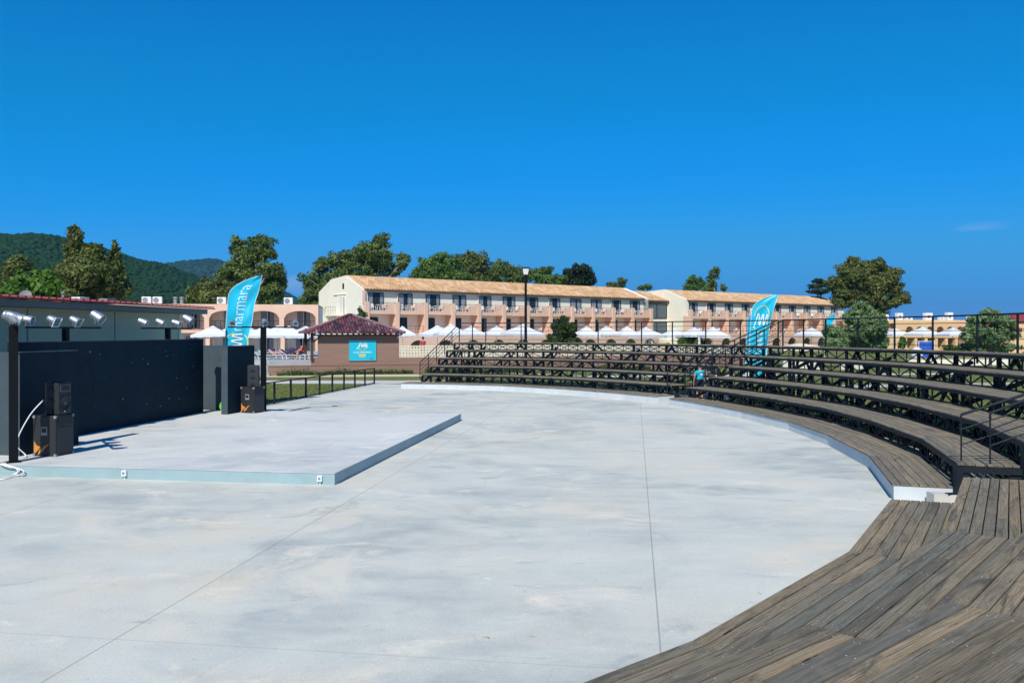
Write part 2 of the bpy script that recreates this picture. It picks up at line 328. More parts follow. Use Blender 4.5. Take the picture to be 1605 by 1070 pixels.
def concrete(name, base, warm, cool, joints=True):
    m = bpy.data.materials.new(name); n, l = nt(m); b = n['Principled BSDF']; b.inputs['Roughness'].default_value = .8; b.inputs['Specular IOR Level'].default_value = .2
    tc = n.new('ShaderNodeTexCoord')
    mp = n.new('ShaderNodeMapping'); mp.vector_type = 'POINT'; mp.inputs['Rotation'].default_value = (0, 0, math.atan2(U2.x, U2.y)); l.new(tc.outputs['Object'], mp.inputs['Vector'])
    st = n.new('ShaderNodeMapping'); st.inputs['Scale'].default_value = (.55, .9, 1); l.new(tc.outputs['Object'], st.inputs['Vector'])
    def noise(scale, lo, hi, vec, detail=9, rough=.66, dist=.4):
        no = n.new('ShaderNodeTexNoise'); no.inputs['Scale'].default_value = scale; no.inputs['Detail'].default_value = detail; no.inputs['Roughness'].default_value = rough; no.inputs['Distortion'].default_value = dist
        l.new(vec, no.inputs['Vector']); mr = n.new('ShaderNodeMapRange'); mr.inputs['From Min'].default_value = lo; mr.inputs['From Max'].default_value = hi; mr.clamp = True
        l.new(no.outputs['Fac'], mr.inputs['Value']); return mr.outputs['Result']
    def mix(f, a, bb, kind='MIX'):
        mx = n.new('ShaderNodeMix'); mx.data_type = 'RGBA'; mx.blend_type = kind
        if isinstance(f, float): mx.inputs['Factor'].default_value = f
        else: l.new(f, mx.inputs['Factor'])
        for k, v in (('A', a), ('B', bb)):
            if isinstance(v, tuple): mx.inputs[k].default_value = v + (1,)
            else: l.new(v, mx.inputs[k])
        return mx.outputs['Result']
    c = mix(noise(.22, .42, .60, st.outputs['Vector']), base, cool)
    c = mix(noise(.33, .48, .64, st.outputs['Vector'], dist=1.0), c, warm)
    c = mix(noise(.16, .49, .59, tc.outputs['Object'], 10, .6, .8), c, tuple(x * .88 for x in cool))
    c = mix(noise(.28, .55, .66, tc.outputs['Object'], 10, .65, 1.2), c, tuple(min(.75, x * 1.05) for x in warm))
    c = mix(noise(1.3, .35, .75, st.outputs['Vector']), c, tuple(min(.72, x * 1.07) for x in base))
    c = mix(noise(.7, .60, .74, st.outputs['Vector'], dist=1.5), c, tuple(x * .76 for x in cool))
    c = mix(noise(.9, .57, .70, st.outputs['Vector'], 10, .7, .6), c, tuple(min(.8, x * 1.22) for x in warm))
    f = noise(38, .3, .7, tc.outputs['Object'], 7); mm = n.new('ShaderNodeMapRange'); mm.inputs['To Min'].default_value = .86; mm.inputs['To Max'].default_value = 1.08; l.new(f, mm.inputs['Value'])
    vm = n.new('ShaderNodeVectorMath'); vm.operation = 'SCALE'; l.new(c, vm.inputs[0]); l.new(mm.outputs['Result'], vm.inputs['Scale']); c = vm.outputs['Vector']
    # pale scratches and dark specks
    c = mix(noise(3.2, .735, .78, st.outputs['Vector'], 3, .5, 2.5), c, (.74, .75, .75))
    c = mix(noise(9, .76, .80, tc.outputs['Object'], 2, .5, 1.0), c, tuple(x * .55 for x in base))
    # scuffs, rusty specks and a few hairline cracks
    sf = n.new('ShaderNodeMapping'); sf.inputs['Rotation'].default_value = (0, 0, .5); sf.inputs['Scale'].default_value = (1.0, 7.0, 1); l.new(tc.outputs['Object'], sf.inputs['Vector'])
    c = mix(noise(1.7, .70, .76, sf.outputs['Vector'], 3, .5, 3.0), c, tuple(x * .72 for x in cool))
    c = mix(noise(16, .74, .78, tc.outputs['Object'], 2, .5, .4), c, (.36, .24, .14))
    wv = n.new('ShaderNodeTexNoise'); wv.inputs['Scale'].default_value = 1.1; wv.inputs['Detail'].default_value = 6; l.new(tc.outputs['Object'], wv.inputs['Vector'])
    wm = n.new('ShaderNodeMix'); wm.data_type = 'RGBA'; wm.inputs['Factor'].default_value = .35; l.new(tc.outputs['Object'], wm.inputs['A']); l.new(wv.outputs['Color'], wm.inputs['B'])
    vo = n.new('ShaderNodeTexVoronoi'); vo.feature = 'DISTANCE_TO_EDGE'; vo.inputs['Scale'].default_value = .16; l.new(wm.outputs['Result'], vo.inputs['Vector'])
    cr = n.new('ShaderNodeMapRange'); cr.inputs['From Min'].default_value = .0016; cr.inputs['From Max'].default_value = .0004; cr.inputs['To Max'].default_value = .35; l.new(vo.outputs['Distance'], cr.inputs['Value'])
    ck = n.new('ShaderNodeMath'); ck.operation = 'MULTIPLY'; l.new(cr.outputs['Result'], ck.inputs[0]); l.new(noise(.12, .5, .6, tc.outputs['Object']), ck.inputs[1]); c = mix(ck.outputs[0], c, (.2, .2, .2))
    if joints:
        sp = n.new('ShaderNodeSeparateXYZ'); l.new(mp.outputs['Vector'], sp.inputs[0])
        for axis, off, step, wid, amt in (('X', JOINT_A, 5.62, .011, .5), ('Y', 2.05, 5.9, .012, .22)):
            a = n.new('ShaderNodeMath'); a.operation = 'ADD'; a.inputs[1].default_value = -off + step * 40 + step / 2; l.new(sp.outputs[axis], a.inputs[0])
            mo = n.new('ShaderNodeMath'); mo.operation = 'MODULO'; mo.inputs[1].default_value = step; l.new(a.outputs[0], mo.inputs[0])
            su = n.new('ShaderNodeMath'); su.operation = 'SUBTRACT'; su.inputs[1].default_value = step / 2; l.new(mo.outputs[0], su.inputs[0])
            ab = n.new('ShaderNodeMath'); ab.operation = 'ABSOLUTE'; l.new(su.outputs[0], ab.inputs[0])
            mr = n.new('ShaderNodeMapRange'); mr.inputs['From Min'].default_value = wid; mr.inputs['From Max'].default_value = wid * .4; mr.inputs['To Max'].default_value = amt; mr.clamp = True
            l.new(ab.outputs[0], mr.inputs['Value']); c = mix(mr.outputs['Result'], c, (.09, .09, .1))
    l.new(c, b.inputs['Base Color'])
    bn = n.new('ShaderNodeTexNoise'); bn.inputs['Scale'].default_value = 30; bn.inputs['Detail'].default_value = 5; l.new(tc.outputs['Object'], bn.inputs['Vector'])
    bp = n.new('ShaderNodeBump'); bp.inputs['Strength'].default_value = .12; bp.inputs['Distance'].default_value = .01; l.new(bn.outputs['Fac'], bp.inputs['Height']); l.new(bp.outputs['Normal'], b.inputs['Normal'])
    return m
JOINT_A = -5.36
M['concrete'] = concrete('arena_concrete', (.57, .578, .51), (.61, .56, .45), (.42, .455, .43))
M['stagetop'] = concrete('stage_concrete', (.60, .605, .565), (.62, .60, .54), (.51, .535, .52), joints=False)

# plinth edge: corners of the arena kerb, in plan
EDGE_FAR = [(-6.3, 46.95), (-3.9, 46.35), (-.5, 44.95), (2.75, 42.3), (5.2, 39.2), (6.5, 37.2)]
EDGE_RIGHT = [(6.85, 36.2), (7.55, 34.1), (8.45, 30.6), (8.98, 27.0), (8.87, 23.3), (8.34, 19.4), (7.21, 15.75)]
EDGE_NEAR = [(6.53, 14.3), (4.42, 10.9), (1.67, 7.74), (-1.45, 5.10), (-4.95, 3.05)]
fl = [S(-40, -8), S(-40, 30.2), S(-15.95, 30.2), S(-15.95, 49.6)]
fl = [(p.x, p.y) for p in fl] + [(-5.5, 50.3), (-2, 49.5), (1, 48), (4.5, 44.8), (9, 38.6), (11, 33), (11.4, 26), (10.8, 19), (9.5, 14), (6, 8), (-1, -6)]
g = MB(); g.face([(x, y, 0) for x, y in fl][::-1]); structure(g.build('arena_floor', M['concrete']))
def strip(name, pts, z, mat): 
    q = MB(); q.face([(x, y, z) for x, y in pts]); return structure(q.build(name, mat))
strip('path', [(-30, 51.2), (-6, 51.2), (-4, 54.6), (-30, 54.6)], .004, M['path'])
strip('path', [(-30, 57.3), (3, 60.2), (3, 63.5), (-30, 60.7)], .004, M['beige'])
strip('path', [(3.2, 58), (60, 66), (60, 68.2), (3.2, 60.1)], .004, M['path'])
strip('path', [(9.2, 38.2), (11.5, 40.5), (10.2, 44), (4.5, 48.5), (-4, 51.0), (-4, 49.4), (4, 46.5), (8, 42)], .002, M['path'])
strip('path', [(18, 47), (70, 60), (70, 62), (18, 49.4)], .004, M['path'])

# ------------------------------------------------------------------ hills
def hill(name, prof, d0, d1, mat, rough, nx=240, ny=36):
    """terrain strip: crest heights (photo column -> crest row) at its mid distance, real ridge with front and back slopes"""
    xs = np.array([p[0] for p in prof], float); ys = np.array([p[1] for p in prof], float)
    dm = d0 + (d1 - d0) * .55; cols = np.linspace(xs[0], xs[-1], nx)
    hz = CAM_Z + (HY - np.interp(cols, xs, ys)) / F * dm
    mb = MB(); rnd = np.random.RandomState(3)
    ph = rnd.rand(14) * 6.28; fr = rnd.rand(14, 2) * 2 - 1
    for i in range(nx):
        for j in range(ny):
            t = j / (ny - 1); d = d0 + (d1 - d0) * t
            s = t / .55 if t < .55 else (1 - t) / .45
            k = math.sin(min(1, max(0, s)) * math.pi / 2) ** 1.25
            x = (cols[i] - CX) / F * dm * (1 + (d / dm - 1) * .35); z = -3 + (hz[i] + 3) * k
            b = sum(math.sin(fr[q, 0] * x * .02 * (1 + q * .6) + fr[q, 1] * d * .02 * (1 + q * .6) + ph[q]) / (1 + q * .5) for q in range(14))
            z += b * rough * k * (1 if t < .5 else .35) + (random.random() - .5) * rough * .9 * k
            mb.v.append((x, d, z))
    for i in range(nx - 1):
        for j in range(ny - 1):
            a = i * ny + j; mb.f.append((a, a + ny, a + ny + 1, a + 1)); mb.mi.append(0); mb.uv.append(None)
    return structure(mb.build(name, mat, smooth=True))
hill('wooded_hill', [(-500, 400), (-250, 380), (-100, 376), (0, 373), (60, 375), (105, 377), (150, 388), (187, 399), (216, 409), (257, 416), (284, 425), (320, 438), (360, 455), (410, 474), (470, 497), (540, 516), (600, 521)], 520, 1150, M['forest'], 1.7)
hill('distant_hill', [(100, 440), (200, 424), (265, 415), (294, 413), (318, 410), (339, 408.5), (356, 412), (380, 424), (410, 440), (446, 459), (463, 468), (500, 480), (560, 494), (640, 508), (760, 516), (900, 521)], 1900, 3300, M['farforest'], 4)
def forest(name, prof_obj, n, size, mat, seed):
    """treetops standing on a hill: one small lumpy crown per tree, all one far-off wood"""
    me0 = prof_obj.data; co = np.zeros(len(me0.vertices) * 3); me0.vertices.foreach_get('co', co); co = co.reshape(-1, 3)
    rs_ = np.random.RandomState(seed); ny = 36; nx = len(co) // ny; g3 = co.reshape(nx, ny, 3)
    i = rs_.uniform(0, nx - 1.001, n); j = rs_.uniform(2, 21, n); i0, j0 = i.astype(int), j.astype(int); fi, fj = (i - i0)[:, None], (j - j0)[:, None]
    p = g3[i0, j0] * (1 - fi) * (1 - fj) + g3[i0 + 1, j0] * fi * (1 - fj) + g3[i0, j0 + 1] * (1 - fi) * fj + g3[i0 + 1, j0 + 1] * fi * fj
    bm_ = bmesh.new(); bmesh.ops.create_icosphere(bm_, subdivisions=1, radius=1); bv = np.array([v.co[:] for v in bm_.verts]); bf = np.array([[v.index for v in f.verts] for f in bm_.faces]); bm_.free()
    sz = size * rs_.uniform(.5, 1.35, n); v = p[:, None, :] + bv[None] * (sz[:, None, None] * rs_.uniform(.7, 1.3, (n, len(bv), 1))) * np.array([1, 1, .8])
    f = (bf[None] + (np.arange(n) * len(bv))[:, None, None]).reshape(-1)
    me = bpy.data.meshes.new(name); me.vertices.add(n * len(bv)); me.vertices.foreach_set('co', v.ravel().astype(np.float32)); nf = n * len(bf); me.loops.add(3 * nf); me.loops.foreach_set('vertex_index', f.astype(np.int32)); me.polygons.add(nf); me.polygons.foreach_set('loop_start', np.arange(0, 3 * nf, 3, dtype=np.int32)); me.update(calc_edges=True)
    me.materials.append(M[mat]); o = bpy.data.objects.new(name, me); COL.objects.link(o); o['kind'] = 'stuff'; return o
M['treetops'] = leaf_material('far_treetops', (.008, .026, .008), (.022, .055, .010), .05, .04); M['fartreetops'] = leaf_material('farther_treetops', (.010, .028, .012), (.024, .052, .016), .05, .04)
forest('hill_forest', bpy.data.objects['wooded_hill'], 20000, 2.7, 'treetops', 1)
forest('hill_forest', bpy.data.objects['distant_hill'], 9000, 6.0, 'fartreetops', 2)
hz = MB(); hz.box((0, 3600, 129.5), (9200, 8000, 261)); hz = hz.build('haze', M['white']); tag(hz, kind='stuff')
hm = bpy.data.materials.new('thin_air'); hn, hl = nt(hm); hn.remove(hn['Principled BSDF'])
pv = hn.new('ShaderNodeVolumePrincipled'); pv.inputs['Color'].default_value = (.20, .62, .90, 1); pv.inputs['Density'].default_value = .000105; pv.inputs['Anisotropy'].default_value = .2
hl.new(pv.outputs['Volume'], hn['Material Output'].inputs['Volume']); hz.data.materials.clear(); hz.data.materials.append(hm)
# ------------------------------------------------------------------ weathered decking
def wood_material(name, cols, island=.3):
    m = bpy.data.materials.new(name); n, l = nt(m); b = n['Principled BSDF']; b.inputs['Roughness'].default_value = .9; b.inputs['Specular IOR Level'].default_value = .12
    uv = n.new('ShaderNodeUVMap'); g = n.new('ShaderNodeNewGeometry'); tc = n.new('ShaderNodeTexCoord')
    off = n.new('ShaderNodeVectorMath'); off.operation = 'SCALE'; off.inputs[0].default_value = (37, 19, 0); l.new(g.outputs['Random Per Island'], off.inputs['Scale'])
    ad = n.new('ShaderNodeVectorMath'); ad.operation = 'ADD'; l.new(uv.outputs['UV'], ad.inputs[0]); l.new(off.outputs['Vector'], ad.inputs[1])
    def noise(scale, stretch, lo, hi, detail=6, dist=0, src=None):
        mp = n.new('ShaderNodeMapping'); mp.inputs['Scale'].default_value = stretch; l.new(src or ad.outputs['Vector'], mp.inputs['Vector'])
        no = n.new('ShaderNodeTexNoise'); no.inputs['Scale'].default_value = scale; no.inputs['Detail'].default_value = detail; no.inputs['Roughness'].default_value = .7; no.inputs['Distortion'].default_value = dist
        l.new(mp.outputs['Vector'], no.inputs['Vector']); mr = n.new('ShaderNodeMapRange'); mr.inputs['From Min'].default_value = lo; mr.inputs['From Max'].default_value = hi; l.new(no.outputs['Fac'], mr.inputs['Value']); return mr.outputs['Result']
    def mix(f, a, c):
        mx = n.new('ShaderNodeMix'); mx.data_type = 'RGBA'
        if isinstance(f, float): mx.inputs['Factor'].default_value = f
        else: l.new(f, mx.inputs['Factor'])
        for k, v in (('A', a), ('B', c)):
            if isinstance(v, tuple): mx.inputs[k].default_value = v + (1,)
            else: l.new(v, mx.inputs[k])
        return mx.outputs['Result']
    rp = n.new('ShaderNodeValToRGB'); rp.color_ramp.interpolation = 'LINEAR'; e = rp.color_ramp.elements
    e[0].color = cols[0] + (1,); e[1].color = cols[-1] + (1,)
    for k, c in enumerate(cols[1:-1]): q = e.new((k + 1) / (len(cols) - 1)); q.color = c + (1,)
    l.new(g.outputs['Random Per Island'], rp.inputs['Fac']); c = rp.outputs['Color']
    gr = noise(2.0, (.6, 34, 1), .32, .68, 8); mm = n.new('ShaderNodeMapRange'); mm.inputs['To Min'].default_value = .48; mm.inputs['To Max'].default_value = 1.42; l.new(gr, mm.inputs['Value'])
    vm = n.new('ShaderNodeVectorMath'); vm.operation = 'SCALE'; l.new(c, vm.inputs[0]); l.new(mm.outputs['Result'], vm.inputs['Scale']); c = vm.outputs['Vector']
    c = mix(noise(1.2, (.8, 5, 1), .50, .66, 6, 1), c, tuple(x * .8 for x in cols[0]))
    c = mix(noise(1.6, (1.5, 40, 1), .60, .66, 4), c, (.035, .033, .032))                       # dark weathered streaks
    c = mix(noise(.8, (1, 1, 1), .56, .72, 7, 1.6, tc.outputs['Object']), c, (.205, .172, .128))   # worn brown patches that run across boards
    c = mix(noise(34, (.7, 1.6, 1), .70, .735, 2), c, (.34, .33, .31))                  # pale flecks
    l.new(c, b.inputs['Base Color'])
    bp = n.new('ShaderNodeBump'); bp.inputs['Strength'].default_value = .6; bp.inputs['Distance'].default_value = .010; l.new(gr, bp.inputs['Height']); l.new(bp.outputs['Normal'], b.inputs['Normal'])
    return m
M['deck'] = wood_material('weathered_decking', [(0.125, 0.118, 0.096), (0.250, 0.201, 0.131), (0.160, 0.159, 0.130), (0.313, 0.245, 0.158), (0.212, 0.178, 0.123), (0.129, 0.132, 0.115), (0.277, 0.229, 0.157)])
M['deckgrey'] = wood_material('grey_weathered_decking', [(0.160, 0.147, 0.117), (0.268, 0.225, 0.155), (0.210, 0.192, 0.147), (0.295, 0.239, 0.163), (0.189, 0.171, 0.135)])

def offs(pts):
    """mitred outward normals (to the left of travel for far->near order is inward; stands grow outwards)"""
    P2 = [Vector(p) for p in pts]; out = []
    nn = []
    for a, b in zip(P2, P2[1:]):
        d = (b - a).normalized(); nn.append(Vector((-d.y, d.x)))
    for k in range(len(P2)):
        if k == 0: m = nn[0]
        elif k == len(P2) - 1: m = nn[-1]
        else:
            m = (nn[k - 1] + nn[k]).normalized(); m = m / m.dot(nn[k])
        out.append(m)
    return P2, out
class Curve2:
    def __init__(s, pts, end0=None, end1=None):
        s.p, s.n = offs(pts)
        if s.n[0].dot(s.p[0] - Vector((-17, 26))) < 0: s.n = [-k for k in s.n]
        if end0: s.n[0] = Vector(end0)
        if end1: s.n[-1] = Vector(end1)
    def at(s, k, o): return s.p[k] + s.n[k] * o
    def pt(s, k, t, o): return s.at(k, o) * (1 - t) + s.at(k + 1, o) * t
    def __len__(s): return len(s.p) - 1

def deck_boards(mb, cv, o0, width, z, nb=7, thick=.036, gap=.012, rnd=None, split=False):
    bw = width / nb
    for k in range(len(cv)):
        for i in range(nb):
            a, b = o0 + i * bw + gap / 2, o0 + (i + 1) * bw - gap / 2
            L = (cv.at(k, a) - cv.at(k + 1, a)).length
            cuts = [0, 1]
            if split and rnd.random() < .4: cuts = [0, rnd.uniform(.25, .75), 1]
            e = .004 / L
            for t0, t1 in zip(cuts, cuts[1:]):
                q = [cv.pt(k, t0 + e, a), cv.pt(k, t0 + e, b), cv.pt(k, t1 - e, b), cv.pt(k, t1 - e, a)]
                dz = (rnd.random() - .5) * .006 if rnd else 0
                uv = [(t0 * L, a), (t0 * L, b), (t1 * L, b), (t1 * L, a)]
                area = sum(q[j].x * q[(j + 1) % 4].y - q[(j + 1) % 4].x * q[j].y for j in range(4))
                if area < 0: q = q[::-1]; uv = uv[::-1]
                mb.hexa([(p.x, p.y, z - thick + dz) for p in q], [(p.x, p.y, z + dz) for p in q], uv)

Z_ROW = [.32, .76, 1.20, 1.64, 2.09, 2.55]
O_ROW = [0, 1.12, 2.22, 3.32, 4.42, 5.52]
def plinth(cv, label, cap_from=0.0, ends=(0, 0)):
    t = thing('kerb_plinth', label, 'low wall', (cv.p[1].x, cv.p[1].y, 0))
    w = MB()
    for k in range(len(cv)):
        q = [cv.at(k, .035), cv.at(k + 1, .035), cv.at(k + 1, 1.10), cv.at(k, 1.10)]
        area = sum(q[j].x * q[(j + 1) % 4].y - q[(j + 1) % 4].x * q[j].y for j in range(4))
        if area < 0: q = q[::-1]
        w.prism([(p.x, p.y) for p in q], -.01, .278)
    w.build('wall', M['whitewall'], t)
    d = MB(); deck_boards(d, cv, 0.0, 1.12, .32, 7, rnd=random.Random(4)); d.build('plank_top', M['deckgrey'], t)
    return t

def stand(cv, label, xrow=(), ends=(True, True), seed=1):
    """tiered steel stand: five plank benches on trusses, posts, raking braces"""
    rnd = random.Random(seed)
    t = thing('bleacher_stand', label, 'bleachers', (cv.p[len(cv) // 2].x, cv.p[len(cv) // 2].y, 0))
    for r in range(1, 6):
        z, o, w = Z_ROW[r], O_ROW[r], (1.06 if r < 5 else .95)
        d = MB(); deck_boards(d, cv, o, w, z, 7, rnd=rnd); d.build('bench', M['deckgrey'], t)
        f = MB(); tr = MB()
        for k in range(len(cv)):
            A, B = cv.at(k, o + .03), cv.at(k + 1, o + .03); A2, B2 = cv.at(k, o + w - .05), cv.at(k + 1, o + w - .05)
            f.bar((A.x, A.y, z - .085), (B.x, B.y, z - .085), .06, .085); f.bar((A2.x, A2.y, z - .085), (B2.x, B2.y, z - .085), .06, .08)
            L = (B - A).length; nseg = max(2, round(L / .62)); zb = (Z_ROW[r - 1] + .02) if r > 1 else .36
            for i in range(nseg + 1):
                p = cv.pt(k, i / nseg, o + .05)
                tr.bar((p.x, p.y, zb), (p.x, p.y, z - .12), .035)
                if i < nseg:
                    q = cv.pt(k, (i + 1) / nseg, o + .05)
                    if i % 2 == 0 or r in xrow: tr.bar((p.x, p.y, z - .13), (q.x, q.y, zb + .02), .032)
                    if i % 2 == 1 or r in xrow: tr.bar((p.x, p.y, zb + .02), (q.x, q.y, z - .13), .032)
            C, D = cv.at(k, o + .05), cv.at(k + 1, o + .05)
            tr.bar((C.x, C.y, zb), (D.x, D.y, zb), .045)
        f.build('bench_beam', M['steel'], t); tr.build('truss', M['steel'], t)
        for k in range(len(cv) + 1):
            p = cv.at(k, o + .12 * (1 if 0 < k < len(cv) else 1)); ps = MB()
            ps.box((p.x, p.y, (z - .13) / 2), (.11, .11, z - .13), cv.n[k]); ps.build('post', M['steel'], t)
        for k in range(len(cv)):
            m = cv.pt(k, .5, o + .3); ps = MB(); ps.box((m.x, m.y, (z - .05) / 2), (.09, .09, z - .05), cv.n[k]); ps.build('post', M['steel'], t)
    for k in range(len(cv) + 1):
        a, b = cv.at(k, 1.15), cv.at(k, 6.2); rk = MB()
        rk.bar((a.x, a.y, .17), (b.x, b.y, 2.20), .09, .11)
        c, e = cv.at(k, 3.4), cv.at(k, 6.2); rk.bar((c.x, c.y, .1), (e.x, e.y, 1.9), .07); rk.bar((c.x, c.y, .8), (e.x, e.y, .1), .07)
        rk.build('raking_beam', M['steel'], t)
    for k in range(len(cv)):
        for o, z in ((2.4, 1.05), (4.5, 1.95), (6.3, 2.4)):
            a, b = cv.pt(k, .08, o), cv.pt(k, .5, o); c = cv.pt(k, .92, o); br = MB()
            br.bar((a.x, a.y, .1), (b.x, b.y, z), .08); br.bar((b.x, b.y, z), (c.x, c.y, .1), .08); br.build('cross_brace', M['steel'], t)
    # back railing
    h = 1.2; ob = 6.36; z = Z_ROW[5]
    rl = MB()
    for k in range(len(cv)):
        A, B = cv.at(k, ob), cv.at(k + 1, ob)
        rl.bar((A.x, A.y, z + h), (B.x, B.y, z + h), .055)
        for q in range(1, 5): rl.bar((A.x, A.y, z + h * (q - .35) / 4.6), (B.x, B.y, z + h * (q - .35) / 4.6), .022)
    rl.build('back_railing', M['steel'], t)
    for k in range(len(cv)):
        for u in ((0, .5) if k < len(cv) - 1 else (0, .5, 1)):
            p = cv.pt(k, u, ob); ps = MB(); ps.box((p.x, p.y, z + h / 2 - .2), (.05, .05, h + .38), cv.n[k]); ps.build('railing_post', M['steel'], t)
    return t

def stair_rail(t, pts, nposts=6, h=1.0, rails=(.3, .55, .78), main=.055, pw=.045):
    """sloping handrail: pts = (plan point, z of tread) bottom and top"""
    (a, za), (b, zb) = pts
    r = MB(); A = Vector((a[0], a[1], za)); B = Vector((b[0], b[1], zb))
    U = Vector((0, 0, h)); r.tube([A + U - Vector((0, 0, .1)), A + U, B + U], main / 2, 8)
    for q in rails: r.tube([A + U * q, B + U * q], .013, 6)
    r.build('handrail', M['steel'], t)
    for k in range(nposts):
        p = A.lerp(B, k / (nposts - 1)); ps = MB(); ps.bar(p, p + U, pw); ps.build('railing_post', M['steel'], t)

cvL = Curve2(EDGE_FAR, end0=(.36, .93), end1=(.82, .57))
cvR = Curve2(EDGE_RIGHT, end0=(.87, .50), end1=(.955, -.30))
# straight kerbs, one per block
plinth(cvL, 'long white kerb wall with plank top curving below the far bleachers')
plinth(Curve2(EDGE_RIGHT, end0=(.75, .66), end1=(.955, -.30)), 'white kerb wall with brown plank top beside the near aisle')
cvLs = Curve2([(-5.65, 46.95)] + EDGE_FAR[1:-1] + [(6.15, 38.1)], end0=(.36, .93), end1=(1.02, .20))
cvRs = Curve2([(6.72, 36.3)] + EDGE_RIGHT[1:], end0=(.93, .375), end1=(.955, -.30))
tL = stand(cvLs, 'far block of black steel bleachers below the long hotel', xrow=(5,), seed=2)
tR = stand(cvRs, 'black steel bleachers curving from the turquoise feather flags to the near aisle', seed=3)
def v2(c, k, o): p = c.at(k, o); return (p.x, p.y)
# handrails: outer end of far block, both sides of the middle gap, near end of the other block
stair_rail(tL, ((v2(cvLs, 0, .95), .42), (v2(cvLs, 0, 6.36), 2.72)), 6)
e = len(cvLs)
stair_rail(tL, ((v2(cvLs, e, 1.0), .45), (v2(cvLs, e, 6.36), 2.75)), 6)
stair_rail(tR, ((v2(cvRs, 0, 1.0), .45), (v2(cvRs, 0, 6.36), 2.75)), 6)
e = len(cvRs)
pa, pb = cvRs.at(e, 1.22), cvRs.at(e, 6.3)
stair_rail(tR, (((pa.x, pa.y + .08), .80), ((pb.x, pb.y + .08), 2.75)), 4, h=.86, rails=(.35, .68), pw=.022)
pa, pb = cvRs.at(e, 1.62), cvRs.at(e, 6.3)
stair_rail(tR, (((pa.x - .05, pa.y - .16), .80), ((pb.x, pb.y - .16), 2.95)), 4, h=.92, rails=(.35, .68), pw=.022)
# end frame of the near end: dark bench end with pale tubes
ef = MB()
for r in range(1, 6):
    a, b = cvRs.at(e, O_ROW[r]), cvRs.at(e, O_ROW[r] + 1.06); sh = Vector((-.02, -.05))
    ef.bar((a.x + sh.x, a.y + sh.y, Z_ROW[r] - .10), (b.x + sh.x, b.y + sh.y, Z_ROW[r] - .10), .05, .12)
    ef.bar((a.x + sh.x, a.y + sh.y, .0), (a.x + sh.x, a.y + sh.y, Z_ROW[r] - .04), .12)
ef.build('end_frame', M['steel'], tR)
tb = MB()
for i in range(14):
    p = cvRs.at(e, 1.3 + i * .15); tb.bar((p.x, p.y + .06, .05), (p.x, p.y + .06, .62), .016)
tb.build('baluster', M['chrome'], tR)

# the block the photograph is taken from
eb = thing('step_block', 'small cream concrete block with two dark rods at the kerb end', 'concrete block', (8.0, 15.3, 0))
q = MB(); A, B = Vector((7.72, 15.45)), Vector((8.22, 15.32)); q.prism([(A.x, A.y - .28), (B.x, B.y - .28), (B.x, B.y), (A.x, A.y)], -.01, .235); q.build('block', M['path'], eb)
for k in (0, 1):
    q = MB(); q.bar((B.x - .28, B.y - .12 - .1 * k, .245), (B.x + .02, B.y - .1 - .1 * k, .255), .02); q.build('rod', M['steel'], eb)
cvN = Curve2(EDGE_NEAR, end0=(.95, -.30))
t = thing('bleacher_stand', 'wide weathered plank tiers stepping up in front of the near aisle', 'bleachers', (4.42, 10.9, 0))
rnd = random.Random(11)
for r in range(0, 4):
    d = MB(); deck_boards(d, cvN, O_ROW[r], 1.10, Z_ROW[r], 8 if r else 7, rnd=rnd, split=True, gap=.016); d.build('plank_tier', M['deck'], t)
    f = MB()
    for k in range(len(cvN)):
        A, B = cvN.at(k, O_ROW[r] + .05), cvN.at(k + 1, O_ROW[r] + .05)
        f.bar((A.x, A.y, Z_ROW[r] - .09), (B.x, B.y, Z_ROW[r] - .09), .06, .09)
        C, D = cvN.at(k, O_ROW[r] + 1.0), cvN.at(k + 1, O_ROW[r] + 1.0)
        f.bar((C.x, C.y, Z_ROW[r] - .09), (D.x, D.y, Z_ROW[r] - .09), .06, .09)
    f.build('tier_beam', M['steel'], t)
    if r:
        rp_ = MB()
        for k in range(len(cvN)):
            A, B = cvN.at(k, O_ROW[r] + .09), cvN.at(k + 1, O_ROW[r] + .09); rp_.bar((A.x, A.y, (Z_ROW[r] + Z_ROW[r - 1]) / 2 - .09), (B.x, B.y, (Z_ROW[r] + Z_ROW[r - 1]) / 2 - .09), .02, Z_ROW[r] - Z_ROW[r - 1] - .1)
        rp_.build('light_block_riser', M['black'], t)  # added black board, closes off light below so plank gaps stay dark
    A, B = cvN.at(0, O_ROW[r] + .10), cvN.at(0, O_ROW[r] + 1.08); rp_ = MB(); dd = Vector((.02, -.05))
    rp_.bar((A.x + dd.x, A.y + dd.y, (Z_ROW[r] - .05) / 2), (B.x + dd.x, B.y + dd.y, (Z_ROW[r] - .05) / 2), .03, Z_ROW[r] - .07); rp_.build('light_block_panel', M['black'], t)  # added panel that keeps light from entering under the tier end
    for k in range(len(cvN) + 1):
        p = cvN.at(k, O_ROW[r] + .12); ps = MB(); ps.box((p.x, p.y, (Z_ROW[r] - .14) / 2), (.1, .1, Z_ROW[r] - .14), cvN.n[k]); ps.build('post', M['steel'], t)
# screw heads along the boards of the two nearest tiers
sc = MB()
for r in range(0, 3):
    for k in range(len(cvN) - 1):
        for i in range(7 if r == 0 else 8):
            for u in (.03, .19, .35, .5, .65, .81, .97):
                for s2 in (.3, .7):
                    p = cvN.pt(k, u, O_ROW[r] + (i + s2) * 1.10 / (8 if r else 7)); (rnd.random() < .75) and sc.box((p.x + rnd.uniform(-.012, .012), p.y + rnd.uniform(-.012, .012), Z_ROW[r] + .0035), (.009, .009, .003))
tag(sc.build('screw_head', M['stone'], t), kind='stuff')
